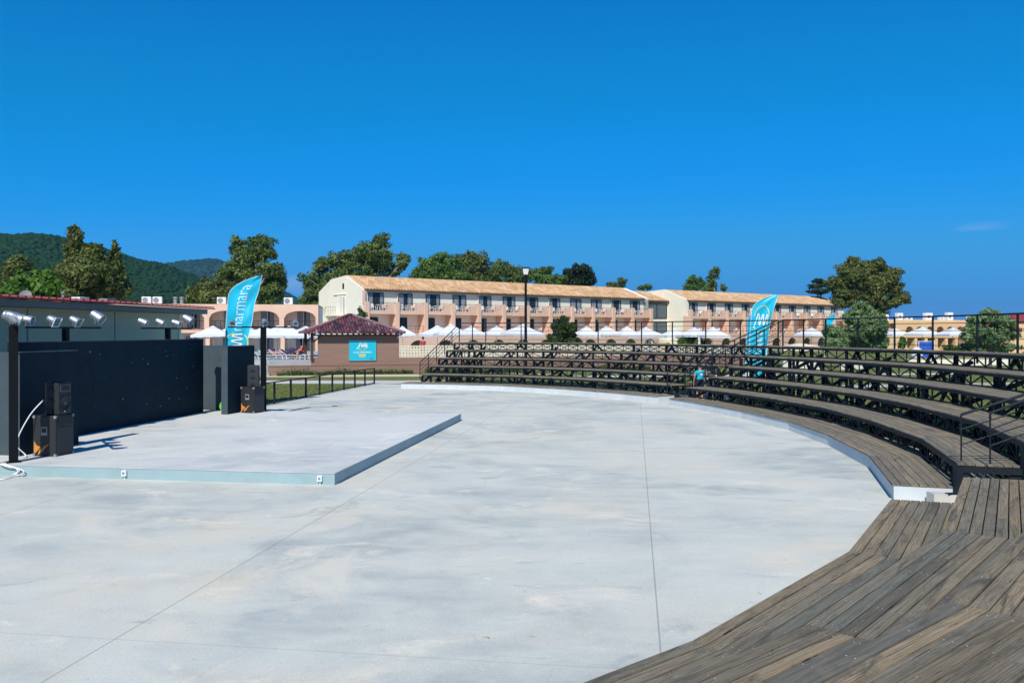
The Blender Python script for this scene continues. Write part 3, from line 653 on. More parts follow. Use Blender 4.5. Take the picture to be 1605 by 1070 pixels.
# ------------------------------------------------------------------ stage
SZ = .25
def srect(a0, a1, b0, b1): return [tuple(S(a, b)[:2]) for a, b in ((a0, b0), (a1, b0), (a1, b1), (a0, b1))]
st = thing('stage_platform', 'low square concrete stage with pale teal sides', 'stage', S(-10, 23))
g = MB(); g.prism(srect(-22, -6.20, 16.61, 29.40), -.01, SZ - .012); g.build('side_wall', M['stageface'], st)
g = MB(); g.prism(srect(-22, -6.19, 16.60, 29.41), SZ - .012, SZ); g.build('deck', M['stagetop'], st)
for px, py, lab in ((196, 745, 'small white socket box on the stage side nearer the dark walls'), (502, 750.5, 'small white socket box on the stage side close to its free corner')):
    a = None
    b0 = 16.61; r = (px - CX) / F           # on the front face: x = r*y
    a = b0 * (U2.x - r * U2.y) / (r * V2.y - V2.x)
    c = S(a, b0 - .03, .135); bt = thing('socket_box', lab, 'socket', c)
    q = MB(); q.box(c, (.105, .06, .12), V2); q.build('box', M['white'], bt, bevel=.006)
    q = MB(); c2 = S(a, b0 - .064, .14); q.box(c2, (.055, .008, .055), V2); q.build('socket', M['grey'], bt)
    q = MB(); c3 = S(a, b0 - .02, .02); q.bar(S(a, b0 - .01, .0), S(a, b0 - .01, .08), .02); q.build('conduit', M['white'], bt)

def wall_thing(label, rect, h, mat, z0=SZ, edge=False):
    t = thing('stage_wall', label, 'wall', (*[sum(p[k] for p in rect) / 4 for k in (0, 1)], z0))
    q = MB(); q.prism(rect, z0 - .02, h); q.build('panel', mat, t)
    c = [sum(p[k] for p in rect) / 4 for k in (0, 1)]
    if mat is M['darkwall'] and h > 2.8:      # panel joints, fixings and chips on the long wall
        j_ = MB()
        for k in range(1, 6):
            p = S(-15.695, 19.2 + k * 1.56); j_.box((p.x, p.y, (z0 + h) / 2), (.006, .012, h - z0 - .04), V2)
        j_.build('panel_joint', M['black'], t)
        rj = random.Random(5)
        for nm_, n_, mt in (('chip', 16, 'whitewall'), ('fixing', 14, 'grey')):
            j_ = MB()
            for _ in range(n_):
                p = S(-15.692, rj.uniform(19.6, 28.3), rj.uniform(.6, 2.7)); j_.box(p, (.006, rj.uniform(.015, .05), rj.uniform(.012, .03)), V2)
            tag(j_.build(nm_, M[mt], t), kind='stuff')
    big = [(c[0] + (p[0] - c[0]) * 1.002, c[1] + (p[1] - c[1]) * 1.002) for p in rect]
    q = MB(); q.prism(big, h, h + .022); q.build('coping', M['wingwall'], t)
    return t
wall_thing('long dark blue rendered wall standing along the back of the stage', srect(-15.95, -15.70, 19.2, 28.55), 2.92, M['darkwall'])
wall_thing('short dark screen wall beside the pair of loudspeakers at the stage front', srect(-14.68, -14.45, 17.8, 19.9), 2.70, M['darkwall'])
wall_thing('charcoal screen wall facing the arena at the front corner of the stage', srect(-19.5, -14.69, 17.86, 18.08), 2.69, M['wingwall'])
wall_thing('short dark screen wall with its sunlit edge painted paler beside the far loudspeakers', srect(-14.62, -14.38, 27.85, 29.95), 2.67, M['darkwall'])
wall_thing('charcoal screen wall behind the gap at the end of the long dark wall', srect(-17.5, -14.63, 29.70, 29.92), 2.66, M['wingwall'], z0=.0)
for lab, rect in (('end face painted as sunlit', srect(-14.62, -14.38, 27.835, 27.848)), ('end face painted as sunlit', srect(-14.68, -14.45, 17.785, 17.798))):
    par = [o for o in COL.objects if o.name.startswith('stage_wall') and (Vector(o.location[:2]) - Vector(rect[0])).length < 1.3][0 if 'far' else 0]
    q = MB(); q.prism(rect, SZ, 2.66); q.build('sunlit_end_strip', M['wingwall'], par)  # sunlight on the wall end put in as a lighter colour

# speakers ------------------------------------------------------------------
def speaker_root(name, label, c): return thing(name, label, 'loudspeaker', c)
def fr(c, ang):
    return Matrix.Translation(Vector(c)) @ Matrix.Rotation(ang, 4, 'Z')    # local +Y is the front
def sub_speaker(label, c, ang, w=.58, d=.60, h=.94):
    t = speaker_root('loudspeaker', label, c); Mx = fr(c, ang)
    q = MB(); q.mbox(Mx @ Matrix.Translation((0, 0, h / 2)), (w, d, h)); q.build('cabinet', M['cabinet'], t, bevel=.015)
    q = MB(); q.mbox(Mx @ Matrix.Translation((0, d / 2 + .006, h * .38)), (w * .88, .012, h * .64)); q.build('grille', M['grille'], t)
    q = MB(); zc = h * .86
    for i in range(4):
        k = 1 - i * .16; q.mbox(Mx @ Matrix.Translation((0, d / 2 + .004 - i * .0, zc)), (w * .72 * k, .012 + .004 * (3 - i), h * .19 * k))
    q.build('horn', M['black'], t)
    q = MB()
    for a in (-1, 1):
        for b in (-1, 1):
            for e2 in (.03, h - .03): q.mbox(Mx @ Matrix.Translation((a * (w / 2 - .022), b * (d / 2 - .022), e2)), (.055, .055, .062))
    q.build('corner_guard', M['grey'], t)
    for sx in (-1, 1):
        hd = MB(); hd.mbox(Mx @ Matrix.Translation((sx * (w / 2 + .004), 0, h * .62)), (.012, .17, .20)); ho = hd.build('handle_plate', M['grey'], t)
        hd = MB(); hd.mbox(Mx @ Matrix.Translation((sx * (w / 2 + .010), 0, h * .64)), (.014, .12, .10)); hd.build('grip', M['black'], ho)
        sk = MB()
        for poly in ([(-.27, .05), (-.27, .36), (-.20, .26), (-.10, .22), (-.20, .10)], [(-.10, .10), (.0, .24), (.14, .30), (.02, .20), (-.05, .10)], [(-.17, .03), (-.12, .16), (-.06, .20), (-.09, .08)]):
            lo = [Mx @ Vector((sx * (w / 2 + .002), y * d / .6, z)) for y, z in poly]; hi = [Mx @ Vector((sx * (w / 2 + .006), y * d / .6, z)) for y, z in poly]
            sk.hexa(lo, hi)
        sk.build('sticker', M['orange'], t)
    return t
def top_speaker(label, c, ang, w=.42, d=.42, h=.74):
    t = speaker_root('loudspeaker', label, c); Mx = fr(c, ang)
    lo = [Mx @ Vector((a, b, 0.0)) for a, b in ((-w / 2 * .72, -d / 2), (w / 2 * .72, -d / 2), (w / 2, d / 2), (-w / 2, d / 2))]
    q = MB(); q.hexa(lo, [v + Vector((0, 0, h)) for v in lo]); q.build('cabinet', M['cabinet'], t, bevel=.02)
    Y = Mx @ Matrix.Translation((0, d / 2 + .001, h * .36)) @ Matrix.Rotation(-math.pi / 2, 4, 'X')
    q = MB(); q.lathe([(.185, 0), (.185, .012), (.165, .016), (.15, .004)], Y, 28); wf = q.build('woofer', M['black'], t, smooth=True)
    q = MB(); q.lathe([(.15, .003), (.05, .001), (.045, .006), (.0, .012)], Y, 28); q.build('cone', M['cone'], wf, smooth=True)
    Y2 = Mx @ Matrix.Translation((0, d / 2 + .004, h * .83))
    q = MB(); q.mbox(Y2, (.33, .012, .17)); hn = q.build('horn', M['cone'], t, bevel=.01)
    q = MB(); q.mbox(Y2 @ Matrix.Translation((0, .004, 0)), (.27, .012, .12)); q.build('horn_throat', M['black'], hn)
    for sx in (-1, 1):
        q = MB(); q.mbox(Mx @ Matrix.Translation((sx * .15, d / 2 + .004, h * .63)), (.08, .01, .07)); q.build('port', M['black'], t)
    q = MB(); q.mbox(Mx @ Matrix.Translation((0, 0, h + .012)), (.2, .1, .02)); q.build('top_handle', M['black'], t)
    for sx in (-1, 1):
        q = MB()
        for zz in (.1, .35, .6): q.mbox(Mx @ Matrix.Translation((sx * w * .46, -.02, zz)), (.05, .14, .05))
        q.build('side_rib', M['black'], t)
    q = MB(); q.mbox(Mx @ Matrix.Translation((.03, d / 2 + .018, h * .1)), (.03, .006, .03)); q.build('badge', M['white'], t)
    return t
aL = math.atan2(-.20, .98) - math.pi / 2          # front looks out over the arena, towards the camera's right
cS = on_z(84, 712, SZ)
sub_speaker('large black floor speaker with orange sticker at the stage front', cS, aL, .60, .62, .96)
top_speaker('smaller black loudspeaker with round grey cone on top of the floor speaker', cS + Vector((.08, .02, .97)), aL, .43, .42, .76)
cT = on_z(396, 646, SZ); aR = math.atan2(-.05, .99) - math.pi / 2
sub_speaker('large black floor speaker with orange sticker near the black lamp post', cT, aR - .35, .58, .60, .94)
top_speaker('smaller black ribbed loudspeaker stacked beside the black lamp post', cT + Vector((.03, .0, .95)), aR + .25, .42, .40, .78)

# cable -----------------------------------------------------------------------
def curve_pts(pts, n=8):
    pts = [Vector(p) for p in pts]; pts = [pts[0]] + pts + [pts[-1]]; out = []
    for k in range(1, len(pts) - 2):
        for i in range(n):
            t = i / n; a, b, c, d = pts[k - 1:k + 3]
            out.append(.5 * ((2 * b) + (c - a) * t + (2 * a - 5 * b + 4 * c - d) * t * t + (3 * b - a - 3 * c + d) * t ** 3))
    return out + [pts[-2]]
fb = 16.55
q = MB()
def onface(px, z):
    r = (px - CX) / F; a = fb * (U2.x - r * U2.y) / (r * V2.y - V2.x); return S(a, fb, z)
spk = cS + Vector((-.30, -.42, 0))
q.tube(curve_pts([on_z(-60, 752, .02), on_z(-20, 751, .02), on_z(8, 750, .02), onface(22, .05), onface(30, .17), S(-14.0, 16.62, .275), on_z(40, 716, .27), spk + Vector((-.25, -.15, .35)), spk + Vector((-.05, .0, .95)), cS + Vector((-.14, -.20, 1.32))]), .014, 8)
tag(q.build('cable', M['white'], smooth=True), 'white cable looping from the stage edge up to the stacked loudspeakers', 'cable')
q = MB(); q.tube(curve_pts([onface(24, .02), onface(27, .16), S(-13.95, 16.64, .27), onface(36, .14), onface(33, .06), onface(26, .03)]), .012, 8)
tag(q.build('cable', M['white'], smooth=True), 'short loop of white cable hanging over the stage edge', 'cable')
# green thing behind the far wing
c = on_z(352.5, 644.5, SZ)
gt = thing('hose_reel', 'bright green round object standing by the gap between the dark walls', 'hose reel', c)
q = MB(); Mg = Matrix.Translation(c + Vector((0, 0, .20))) @ Matrix.Rotation(R(80), 4, 'X') @ Matrix.Scale(.76, 4); q.lathe([(.10, -.07), (.25, -.07), (.26, -.05), (.16, -.03), (.16, .03), (.26, .05), (.25, .07), (.10, .07)], Mg, 20); q.build('drum', M['green_plastic'], gt, smooth=True)
q = MB(); q.lathe([(.0, -.09), (.05, -.09), (.05, .09), (.0, .09)], Mg, 12); q.build('hub', M['sign_yellow'], gt)
bp = thing('broom', 'black long handled brush leaning on the charcoal wall', 'broom', c + Vector((.02, .05, 0)))
q = MB(); q.tube([c + Vector((.06, .1, .30)), c + Vector((.02, .22, 1.32))], .022, 8); q.build('shaft', M['black'], bp)
q = MB(); q.mbox(Matrix.Translation(c + Vector((.0, .22, 1.22))), (.14, .10, .28)); q.build('head', M['black'], bp, bevel=.03)

# floodlight stands -----------------------------------------------------------
def par_can(parent, base, aim, scale=1.0, ring=None, fl='floodlight'):
    """chrome can on a yoke: base = point on the crossbar, aim = direction the lamp looks"""
    scale *= .55; aim = Vector(aim).normalized(); c = Vector(base) + Vector((0, 0, .24 * scale))
    Mx = Matrix.Translation(c) @ aim.to_track_quat('Z', 'Y').to_matrix().to_4x4() @ Matrix.Scale(scale, 4)
    q = MB(); q.lathe([(.0, -.25), (.08, -.25), (.13, -.22), (.15, -.15), (.155, -.05), (.172, -.04), (.172, .14), (.184, .16), (.178, .165), (.162, .155), (.155, .08)], Mx, 20)
    f = q.build(fl, M['chrome'], parent, smooth=True)
    q = MB(); q.lathe([(.154, .07), (.09, .085), (.0, .09)], Mx, 20); q.build('lens', M['lens'], f, smooth=True)
    side = aim.cross(Vector((0, 0, 1))).normalized() * .19 * scale
    q = MB(); b0 = Vector(base) + Vector((0, 0, .03))
    q.tube([c + side, b0 + side, b0 - side, c - side], .012 * scale, 6); q.build('yoke', M['chrome'], f)
    if ring:
        q = MB()
        s0 = .19 * scale; X = Mx.to_3x3().normalized(); u, v = X.col[0] * s0, X.col[1] * s0; cc = c + aim * .175 * scale
        for a, b in ((u + v, u - v), (u - v, -u - v), (-u - v, -u + v), (-u + v, u + v)): q.bar(cc + a, cc + b, .016, .016)
        q.build('filter_frame', M[ring], f)
    return f
def mast(label, base, z0, z1, bdir, half, lamps, w=.13, barz=None):
    base = Vector(base); t = thing('floodlight_stand', label, 'floodlights', (base.x, base.y, z0))
    q = MB(); q.box((base.x, base.y, (z0 + z1) / 2), (w, w, z1 - z0), bdir); q.build('pole', M['pole'], t)
    if z0 < 1: q = MB(); q.box((base.x, base.y, z0 + .01), (.28, .28, .02), bdir); q.build('base_plate', M['pole'], t)
    b = Vector((bdir[0], bdir[1], 0)).normalized(); q = MB(); c = Vector((base.x, base.y, z1 + .02))
    q.bar(c - b * half, c + b * half, .05); q.build('crossbar', M['pole'], t)
    for s, aim, sc, ring in lamps: par_can(t, c + b * s + Vector((0, 0, .02 + (sc > 1.6) * .07)), aim, sc, ring)
    return t
V3 = Vector((V2.x, V2.y, 0)); U3 = Vector((U2.x, U2.y, 0)); dn = Vector((0, 0, -.45))
pl = S(-14.0, 16.9); pl = Vector((-11.3, 18.8, 0))
mast('black floodlight post with a cluster of chrome lamps at the stage front corner', pl, SZ, 3.32, (-.56, .83), 1.0, w=.18, lamps=
     [(-.95, V3 * .8 + U3 * .55 + dn, 1.15, 'chrome'), (-.35, V3 * .8 + U3 * .5 + dn, 1.25, None), (.3, V3 * .75 + U3 * .6 + dn * 1.1, 1.3, 'chrome'), (.9, V3 * .8 + U3 * .5 + dn, 1.4, None)])
wl = lambda px, a=-15.83: (lambda r: S(a, a * (V2.x - r * V2.y) / (r * U2.y - U2.x)))((px - CX) / F)
p2 = wl(103); p3 = wl(263)
fw = V3 * .8 - U3 * .42
sd_ = V3 * .92 + U3 * .22
mast('floodlight bar with four chrome lamps above the nearer half of the long dark wall', p2, 2.93, 3.30, U2, 1.55,
     [(-1.45, sd_ + dn * .5, 1.3, None), (-.50, sd_ - U3 * .22 + dn, 1.3, 'sign_white'), (.42, sd_ - U3 * .15 + dn * 1.1, 1.3, 'chrome'), (1.42, sd_ - U3 * .1 + dn * 1.4, 1.7, None)], w=.14)
mast('floodlight bar with four chrome lamps above the far end of the long dark wall', p3, 2.93, 3.30, U2, 1.55,
     [(-1.42, sd_ + dn, 1.3, None), (-.42, sd_ - U3 * .1 + dn * 1.1, 1.3, None), (.55, sd_ + dn * .8, 1.25, 'chrome'), (1.35, sd_ - U3 * .15 + dn * 1.2, 1.7, None)], w=.14)
pr = Vector((-9.5, 31.7, 0))
mast('black lamp post with a crossbar beside the far loudspeakers', pr, .0, 3.36, (.776, .633), 1.36, w=.17, lamps=
     [(-1.2, V3 * .35 - U3 * .8 + dn, 1.05, None), (.06, V3 * .6 - U3 * .6 + dn * 1.2, 1.25, None), (1.3, V3 * .5 - U3 * .8 + dn, 1.15, None)])
# small conduit on the posts behind the wall
# low black fence along the lawn
ft = thing('railing_fence', 'low black metal fence between the stage and the lawn', 'fence', S(-15.9, 40))
q = MB(); A, B = S(-15.9, 31.5), S(-15.85, 49.3)
for z in (.06, .96): q.bar(A + Vector((0, 0, z)), B + Vector((0, 0, z)), .05)
q.build('rail', M['steel'], ft)
for k in range(11):
    p = A.lerp(B, k / 10); q = MB(); q.bar(p, p + Vector((0, 0, .96)), .085); q.build('fence_post', M['steel'], ft)
# ------------------------------------------------------------------ roof tile material with its own waves
def tile_material(name, c1, c2, c3, *extra):
    m = bpy.data.materials.new(name); n, l = nt(m); b = n['Principled BSDF']; b.inputs['Roughness'].default_value = .85
    g = n.new('ShaderNodeNewGeometry'); rp = n.new('ShaderNodeValToRGB'); e = rp.color_ramp.elements
    e[0].color = c1 + (1,); e[1].color = c3 + (1,)
    for u, c in ((.5, c2),) + extra: k = e.new(u); k.color = c + (1,); l.new(g.outputs['Random Per Island'], rp.inputs['Fac'])
    tc = n.new('ShaderNodeTexCoord'); no = n.new('ShaderNodeTexNoise'); no.inputs['Scale'].default_value = .35; no.inputs['Detail'].default_value = 7; l.new(tc.outputs['Object'], no.inputs['Vector'])
    mr = n.new('ShaderNodeMapRange'); mr.inputs['From Min'].default_value = .35; mr.inputs['From Max'].default_value = .7; mr.inputs['To Min'].default_value = .88; mr.inputs['To Max'].default_value = 1.1; l.new(no.outputs['Fac'], mr.inputs['Value'])
    vm = n.new('ShaderNodeVectorMath'); vm.operation = 'SCALE'; l.new(rp.outputs['Color'], vm.inputs[0]); l.new(mr.outputs['Result'], vm.inputs['Scale']); l.new(vm.outputs['Vector'], b.inputs['Base Color'])
    return m
M['tile'] = tile_material('orange_roof_tiles', (.47, .27, .13), (.56, .35, .185), (.66, .46, .28))
M['tilebed'] = material('gap_shade_roof_bed', (.20, .095, .045), .9, 0, .2, 1)  # darkened so the gaps between tile columns look shaded
M['tilek'] = tile_material('old_plum_roof_tiles', (.024, .013, .030), (.11, .034, .048), (.38, .25, .25), (.25, (.05, .022, .042)), (.7, (.22, .06, .06)), (.88, (.10, .06, .09)))
M['tilekbed'] = material('gap_shade_plum_bed', (.03, .014, .02), .9, 0, .2, 3)  # shade between the kiosk tiles put into this dark bed colour

def tile_strip(mb, p0, p1, across, up, r, length=.4, seg=5):
    """one column of half-round tiles from eave p0 up to p1"""
    d = p1 - p0; L = d.length
    if L < .05: return
    d.normalize(); n = max(1, math.ceil(L / length))
    for i in range(n):
        a = p0 + d * (L * i / n); b = p0 + d * (L * (i + 1) / n + .02)
        lo = []; hi = []
        for j in range(seg + 1):
            g = math.pi * j / seg
            lo.append(a + across * math.cos(g) * r + up * (math.sin(g) * r + .012)); hi.append(b + across * math.cos(g) * r * .9 + up * math.sin(g) * r * .9)
        for j in range(seg): 
            k = len(mb.v)
        k0 = len(mb.v); mb.v += [tuple(x) for x in lo + hi]
        for j in range(seg): mb.f.append((k0 + j, k0 + j + 1, k0 + seg + 2 + j, k0 + seg + 1 + j)); mb.mi.append(0); mb.uv.append(None)
        mb.f.append(tuple(range(k0 + seg, k0 - 1, -1))); mb.mi.append(0); mb.uv.append(None)

def arch_panel(mb, Fn, s0, s1, z0, z1, a0, a1, spring, rise, depth, n=14, sill=None):
    """wall panel between s0..s1, z0..z1 (Fn(s,t,z) -> point, outer face t=0, inner t=-depth) with an arched opening a0..a1"""
    sill = z0 if sill is None else sill
    arc = [(a0 + (a1 - a0) * k / n, spring + rise * math.sqrt(max(0, 1 - (2 * k / n - 1) ** 2))) for k in range(n + 1)]
    for t, fl in ((0, False), (-depth, True)):
        def fc(pts):
            q = [Fn(s, t, z) for s, z in pts]; mb.face(q[::-1] if fl else q)
        fc([(s0, z0), (a0, z0), (a0, z1), (s0, z1)]); fc([(a1, z0), (s1, z0), (s1, z1), (a1, z1)])
        if sill > z0 + .01: fc([(a0, z0), (a1, z0), (a1, sill), (a0, sill)])
        for p, q in zip(arc, arc[1:]): fc([p, q, (q[0], z1), (p[0], z1)])
    loop = [(a0, sill)] + arc + [(a1, sill)]
    for p, q in zip(loop, loop[1:]): mb.face([Fn(p[0], 0, p[1]), Fn(p[0], -depth, p[1]), Fn(q[0], -depth, q[1]), Fn(q[0], 0, q[1])])
    if sill > z0 + .01: mb.face([Fn(a0, 0, sill), Fn(a1, 0, sill), Fn(a1, -depth, sill), Fn(a0, -depth, sill)])
    mb.face([Fn(s0, 0, z1), Fn(s1, 0, z1), Fn(s1, -depth, z1), Fn(s0, -depth, z1)])
    for s in (s0, s1): mb.face([Fn(s, 0, z0), Fn(s, 0, z1), Fn(s, -depth, z1), Fn(s, -depth, z0)])

def frame_fn(o, e):
    o = Vector((o[0], o[1])); e = Vector(e).normalized(); n = Vector((e.y, -e.x))
    return (lambda s, t, z: Vector((o.x + e.x * s + n.x * t, o.y + e.y * s + n.y * t, z))), e, n
def fbox(mb, Fn, s0, s1, t0, t1, z0, z1):
    lo = [Fn(s0, t1, z0), Fn(s1, t1, z0), Fn(s1, t0, z0), Fn(s0, t0, z0)]; mb.hexa(lo, [v + Vector((0, 0, z1 - z0)) for v in lo])
def window(par, Fn, s0, s1, z0, z1, t=0.0, fm='frame', leaves=2, open_leaf=None, curtain=True, rnd=random):
    q = MB()
    fw = .09
    fbox(q, Fn, s0, s1, t + .004, t + .10, z1 - fw, z1); fbox(q, Fn, s0, s1, t + .004, t + .10, z0, z0 + fw)
    for k in range(leaves + 1):
        s = s0 + (s1 - s0) * k / leaves; w = fw / 2 if 0 < k < leaves else fw
        a = max(s0, s - w); b = min(s1, s + w); fbox(q, Fn, a, b, t + .006, t + .098, z0 + fw, z1 - fw)
    wo = q.build('window', M[fm], par)
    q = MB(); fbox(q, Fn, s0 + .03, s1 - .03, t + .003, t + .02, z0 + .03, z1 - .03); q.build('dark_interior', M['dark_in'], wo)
    if curtain:
        q = MB(); N = 22; lim = rnd.uniform(.30, .62); 
        for a, b in ((0, lim * .8), (1 - lim * .6, 1)):
            pts = [(s0 + .08 + (s1 - s0 - .16) * (a + (b - a) * k / N), t + .035 + .014 * math.sin(k * 1.9)) for k in range(N + 1)]
            for (u, p), (v, r) in zip(pts, pts[1:]): q.face([Fn(u, p, z0 + .1), Fn(v, r, z0 + .1), Fn(v, r, z1 - .1), Fn(u, p, z1 - .1)])
        q.build('curtain', M['curtain'], wo)
    q = MB(); fbox(q, Fn, s0 + .05, s1 - .05, t + .062, t + .070, z0 + .05, z1 - .05); q.build('pane', M['glass'], wo)
    return wo
def railing(par, Fn, s0, s1, t, z0, h=.95, n=3, step=.9, bars=0, name='balcony_railing', th=.035):
    q = MB()
    q.bar(Fn(s0, t, z0 + h), Fn(s1, t, z0 + h), .05)
    for k in range(n): 
        z = z0 + h * (k + .6) / (n + .6); q.bar(Fn(s0, t, z), Fn(s1, t, z), th * .7)
    m = max(1, round((s1 - s0) / step))
    for k in range(m + 1): s = s0 + (s1 - s0) * k / m; q.bar(Fn(s, t, z0), Fn(s, t, z0 + h), th)
    return q.build(name, M['steel'], par)

# ------------------------------------------------------------------ hotel
HF, HE, HN = frame_fn((-19.2, 108.0), (.794, .607))
hotel = thing('hotel_building', 'long cream and salmon three storey hotel with orange tiled roof', 'hotel', (-19.2, 108, 0))
EAVE, RIDGE, FL2, FL3 = 8.72, 10.62, 3.0, 6.0
GAB = [(0, EAVE), (-5.2, RIDGE), (-9.3, RIDGE - .25), (-13.4, EAVE)]
def gable_solid(s0, s1, dz=0.0, z0=0.0, tshift=0.0, prof=GAB):
    q = MB(); pts = [(prof[0][0] + tshift, z0)] + [(t + tshift, z + dz) for t, z in prof] + [(prof[-1][0] + tshift, z0)]
    a = [HF(s0, t, z) for t, z in pts]; b = [HF(s1, t, z) for t, z in pts]
    q.face(a); q.face(b[::-1])
    for k in range(len(pts)): j = (k + 1) % len(pts); q.face([a[k], b[k], b[j], a[j]][::-1])
    return q
BAY = 4.39; L1 = 53.2; S2 = 62.6; BAY2 = 4.98; L2 = 113.2
gable_solid(0, L1, -.12).build('wall', M['cream'], hotel)
gable_solid(-.32, -.004, .14).build('gable_wall', M['cream'], hotel)
gable_solid(L1 - 1.2, L1, .16).build('gable_wall', M['cream'], hotel)
gable_solid(L1 + .01, S2 - .01, -.32, tshift=-4.1, prof=[(0, EAVE + .1), (-5.2, RIDGE), (-9, RIDGE), (-12, EAVE)]).build('wall', M['cream'], hotel)
gable_solid(S2, S2 + .5, .25).build('gable_wall', M['cream'], hotel)
gable_solid(S2 + .51, L2 - .41, -.10, prof=GAB).build('wall', M['cream'], hotel)
gable_solid(L2 - .40, L2, .2).build('gable_wall', M['cream'], hotel)
def tiled_roof(s0, s1, t_e, z_e, t_r, z_r, back=True, seed=0, tb=-9.3, zb=None):
    q = MB(); rs = random.Random(seed); step = .46
    n = int((s1 - s0) / step)
    for i in range(n):
        s = s0 + (s1 - s0) * (i + .5) / n
        a = HF(s, t_e, z_e); b = HF(s, t_r, z_r); d = (b - a).normalized(); ac = Vector((HE.x, HE.y, 0)); up = ac.cross(d) 
        if up.z < 0: up = -up
        tile_strip(q, a, b, ac, up, .175, .9, 4)
    ro = q.build('roof', M['tile'], hotel)
    q = MB(); a, b, c, d = HF(s0, t_e + .02, z_e - .05), HF(s1, t_e + .02, z_e - .05), HF(s1, t_r, z_r - .03), HF(s0, t_r, z_r - .03)
    q.face([a, b, c, d]); q.face([p + Vector((0, 0, -.1)) for p in (a, d, c, b)]); q.face([a + Vector((0, 0, -.1)), b + Vector((0, 0, -.1)), b, a])
    q.build('tile_bed', M['tilebed'], ro)
    q = MB(); q.tube([HF(s0, t_r, z_r + .02), HF(s1, t_r, z_r + .02)], .16, 8); q.build('ridge_tile', M['tile'], ro)
    q = MB(); q.bar(HF(s0, t_e + .03, z_e - .16), HF(s1, t_e + .03, z_e - .16), .10, .09); q.build('gutter', M['frame'], ro)
tiled_roof(.0, L1 - 1.2, .42, EAVE + .02, -5.2, RIDGE + .06, seed=1)
tiled_roof(L1 + .05, S2 - .05, -3.75, EAVE - .0, -9.3, RIDGE - .1, seed=2)
tiled_roof(S2 + .52, L2 - .42, .42, EAVE + .02, -5.2, RIDGE + .08, seed=3)
hr = random.Random(21)
def wing(s_first, pitch, nb, last_s, gap_bays=()):
    """balconied front: s_first is the first pillar centre"""
    for k in range(nb + 1):
        s = s_first + k * pitch
        if k == nb: s = last_s
        q = MB(); fbox(q, HF, s - .27, s + .27, 1.15, 1.76, FL2 - .02, FL3 + 1.12); fbox(q, HF, s - .268, s + .268, .0, 1.16, FL2 - .02, FL3 - .02)
        q.build('pillar', M['pink'], hotel)
    for k in range(nb):
        a, b = s_first + k * pitch + .27, (last_s if k == nb - 1 else s_first + (k + 1) * pitch) - .27; m = (a + b) / 2; w = b - a
        q = MB(); fbox(q, HF, a, b, .005, 1.62, FL3 - .48, FL3); q.build('balcony_slab', M['pink'], hotel)
        split = b - w * .31
        q = MB(); fbox(q, HF, split, b - .02, 1.40, 1.58, FL3, FL3 + .84); fbox(q, HF, split + .02, split + .2, .01, 1.40, FL3, FL3 + .80); q.build('parapet', M['pink'], hotel)
        railing(hotel, HF, a, split, 1.52, FL3, .98, 2, .95)
        q = MB(); q.bar(HF(split, 1.52, FL3 + .98), HF(b, 1.52, FL3 + .98), .05); q.build('top_rail', M['steel'], hotel)
        cw = m - .12
        window(hotel, HF, cw - 1.13, cw + 1.13, FL3 + .02, FL3 + 2.36, .0, rnd=hr)
        ww = .78 if k else .9
        window(hotel, HF, cw - 1.25, cw - 1.25 + 1.55, FL2 + .02, FL2 + 2.12, .0, curtain=hr.random() < .4, rnd=hr)
        railing(hotel, HF, a, b, 1.55, FL2, .95, 2, 1.2, name='terrace_railing')
    # arcade storey
    for k in range(nb):
        a, b = s_first + k * pitch, (last_s if k == nb - 1 else s_first + (k + 1) * pitch); m = (a + b) / 2
        q = MB(); AF = lambda s, t, z: HF(s, 3.3 + t, z)
        arch_panel(q, AF, a, b, -.02, FL2 - .02, m - 1.4, m + 1.4, .72, 1.38, .4); q.build('arcade_arch', M['pink'], hotel)
    q = MB(); fbox(q, HF, s_first, last_s, .02, 2.88, FL2 - .25, FL2 - .03); q.build('terrace_slab', M['pink'], hotel)
    # downpipes
    for k in range(1, nb, 3):
        s = s_first + k * pitch + .9; q = MB(); q.tube([HF(s, .40, EAVE - .2), HF(s, .12, EAVE - .6), HF(s, .10, FL3)], .05, 6); q.build('downpipe', M['cream'], hotel)
wing(-.45, BAY, 12, -.45 + 12 * BAY)
wing(S2 + .3 - .65, BAY2, 10, S2 - .35 + 10 * BAY2)
# glazed stair block
for z0, z1 in ((FL3 - .35, FL3 + 2.35), (FL2 - .6, FL2 + 1.95)):
    q = MB(); SF = lambda s, t, z: HF(s, -4.1 + t, z)
    a, b = 54.6, 62.2; fwd = .03
    for k in range(4): s = a + (b - a) * k / 3; fbox(q, SF, s - .07, s + .07, .004, .12, z0, z1)
    fbox(q, SF, a, b, .006, .118, z0 - .06, z0 + .06); fbox(q, SF, a, b, .006, .118, z1 - .06, z1 + .06)
    wo = q.build('stair_window', M['frame'], hotel)
    q = MB(); fbox(q, SF, a + .05, b - .05, .05, .06, z0, z1); q.build('pane', M['bigglass'], wo)
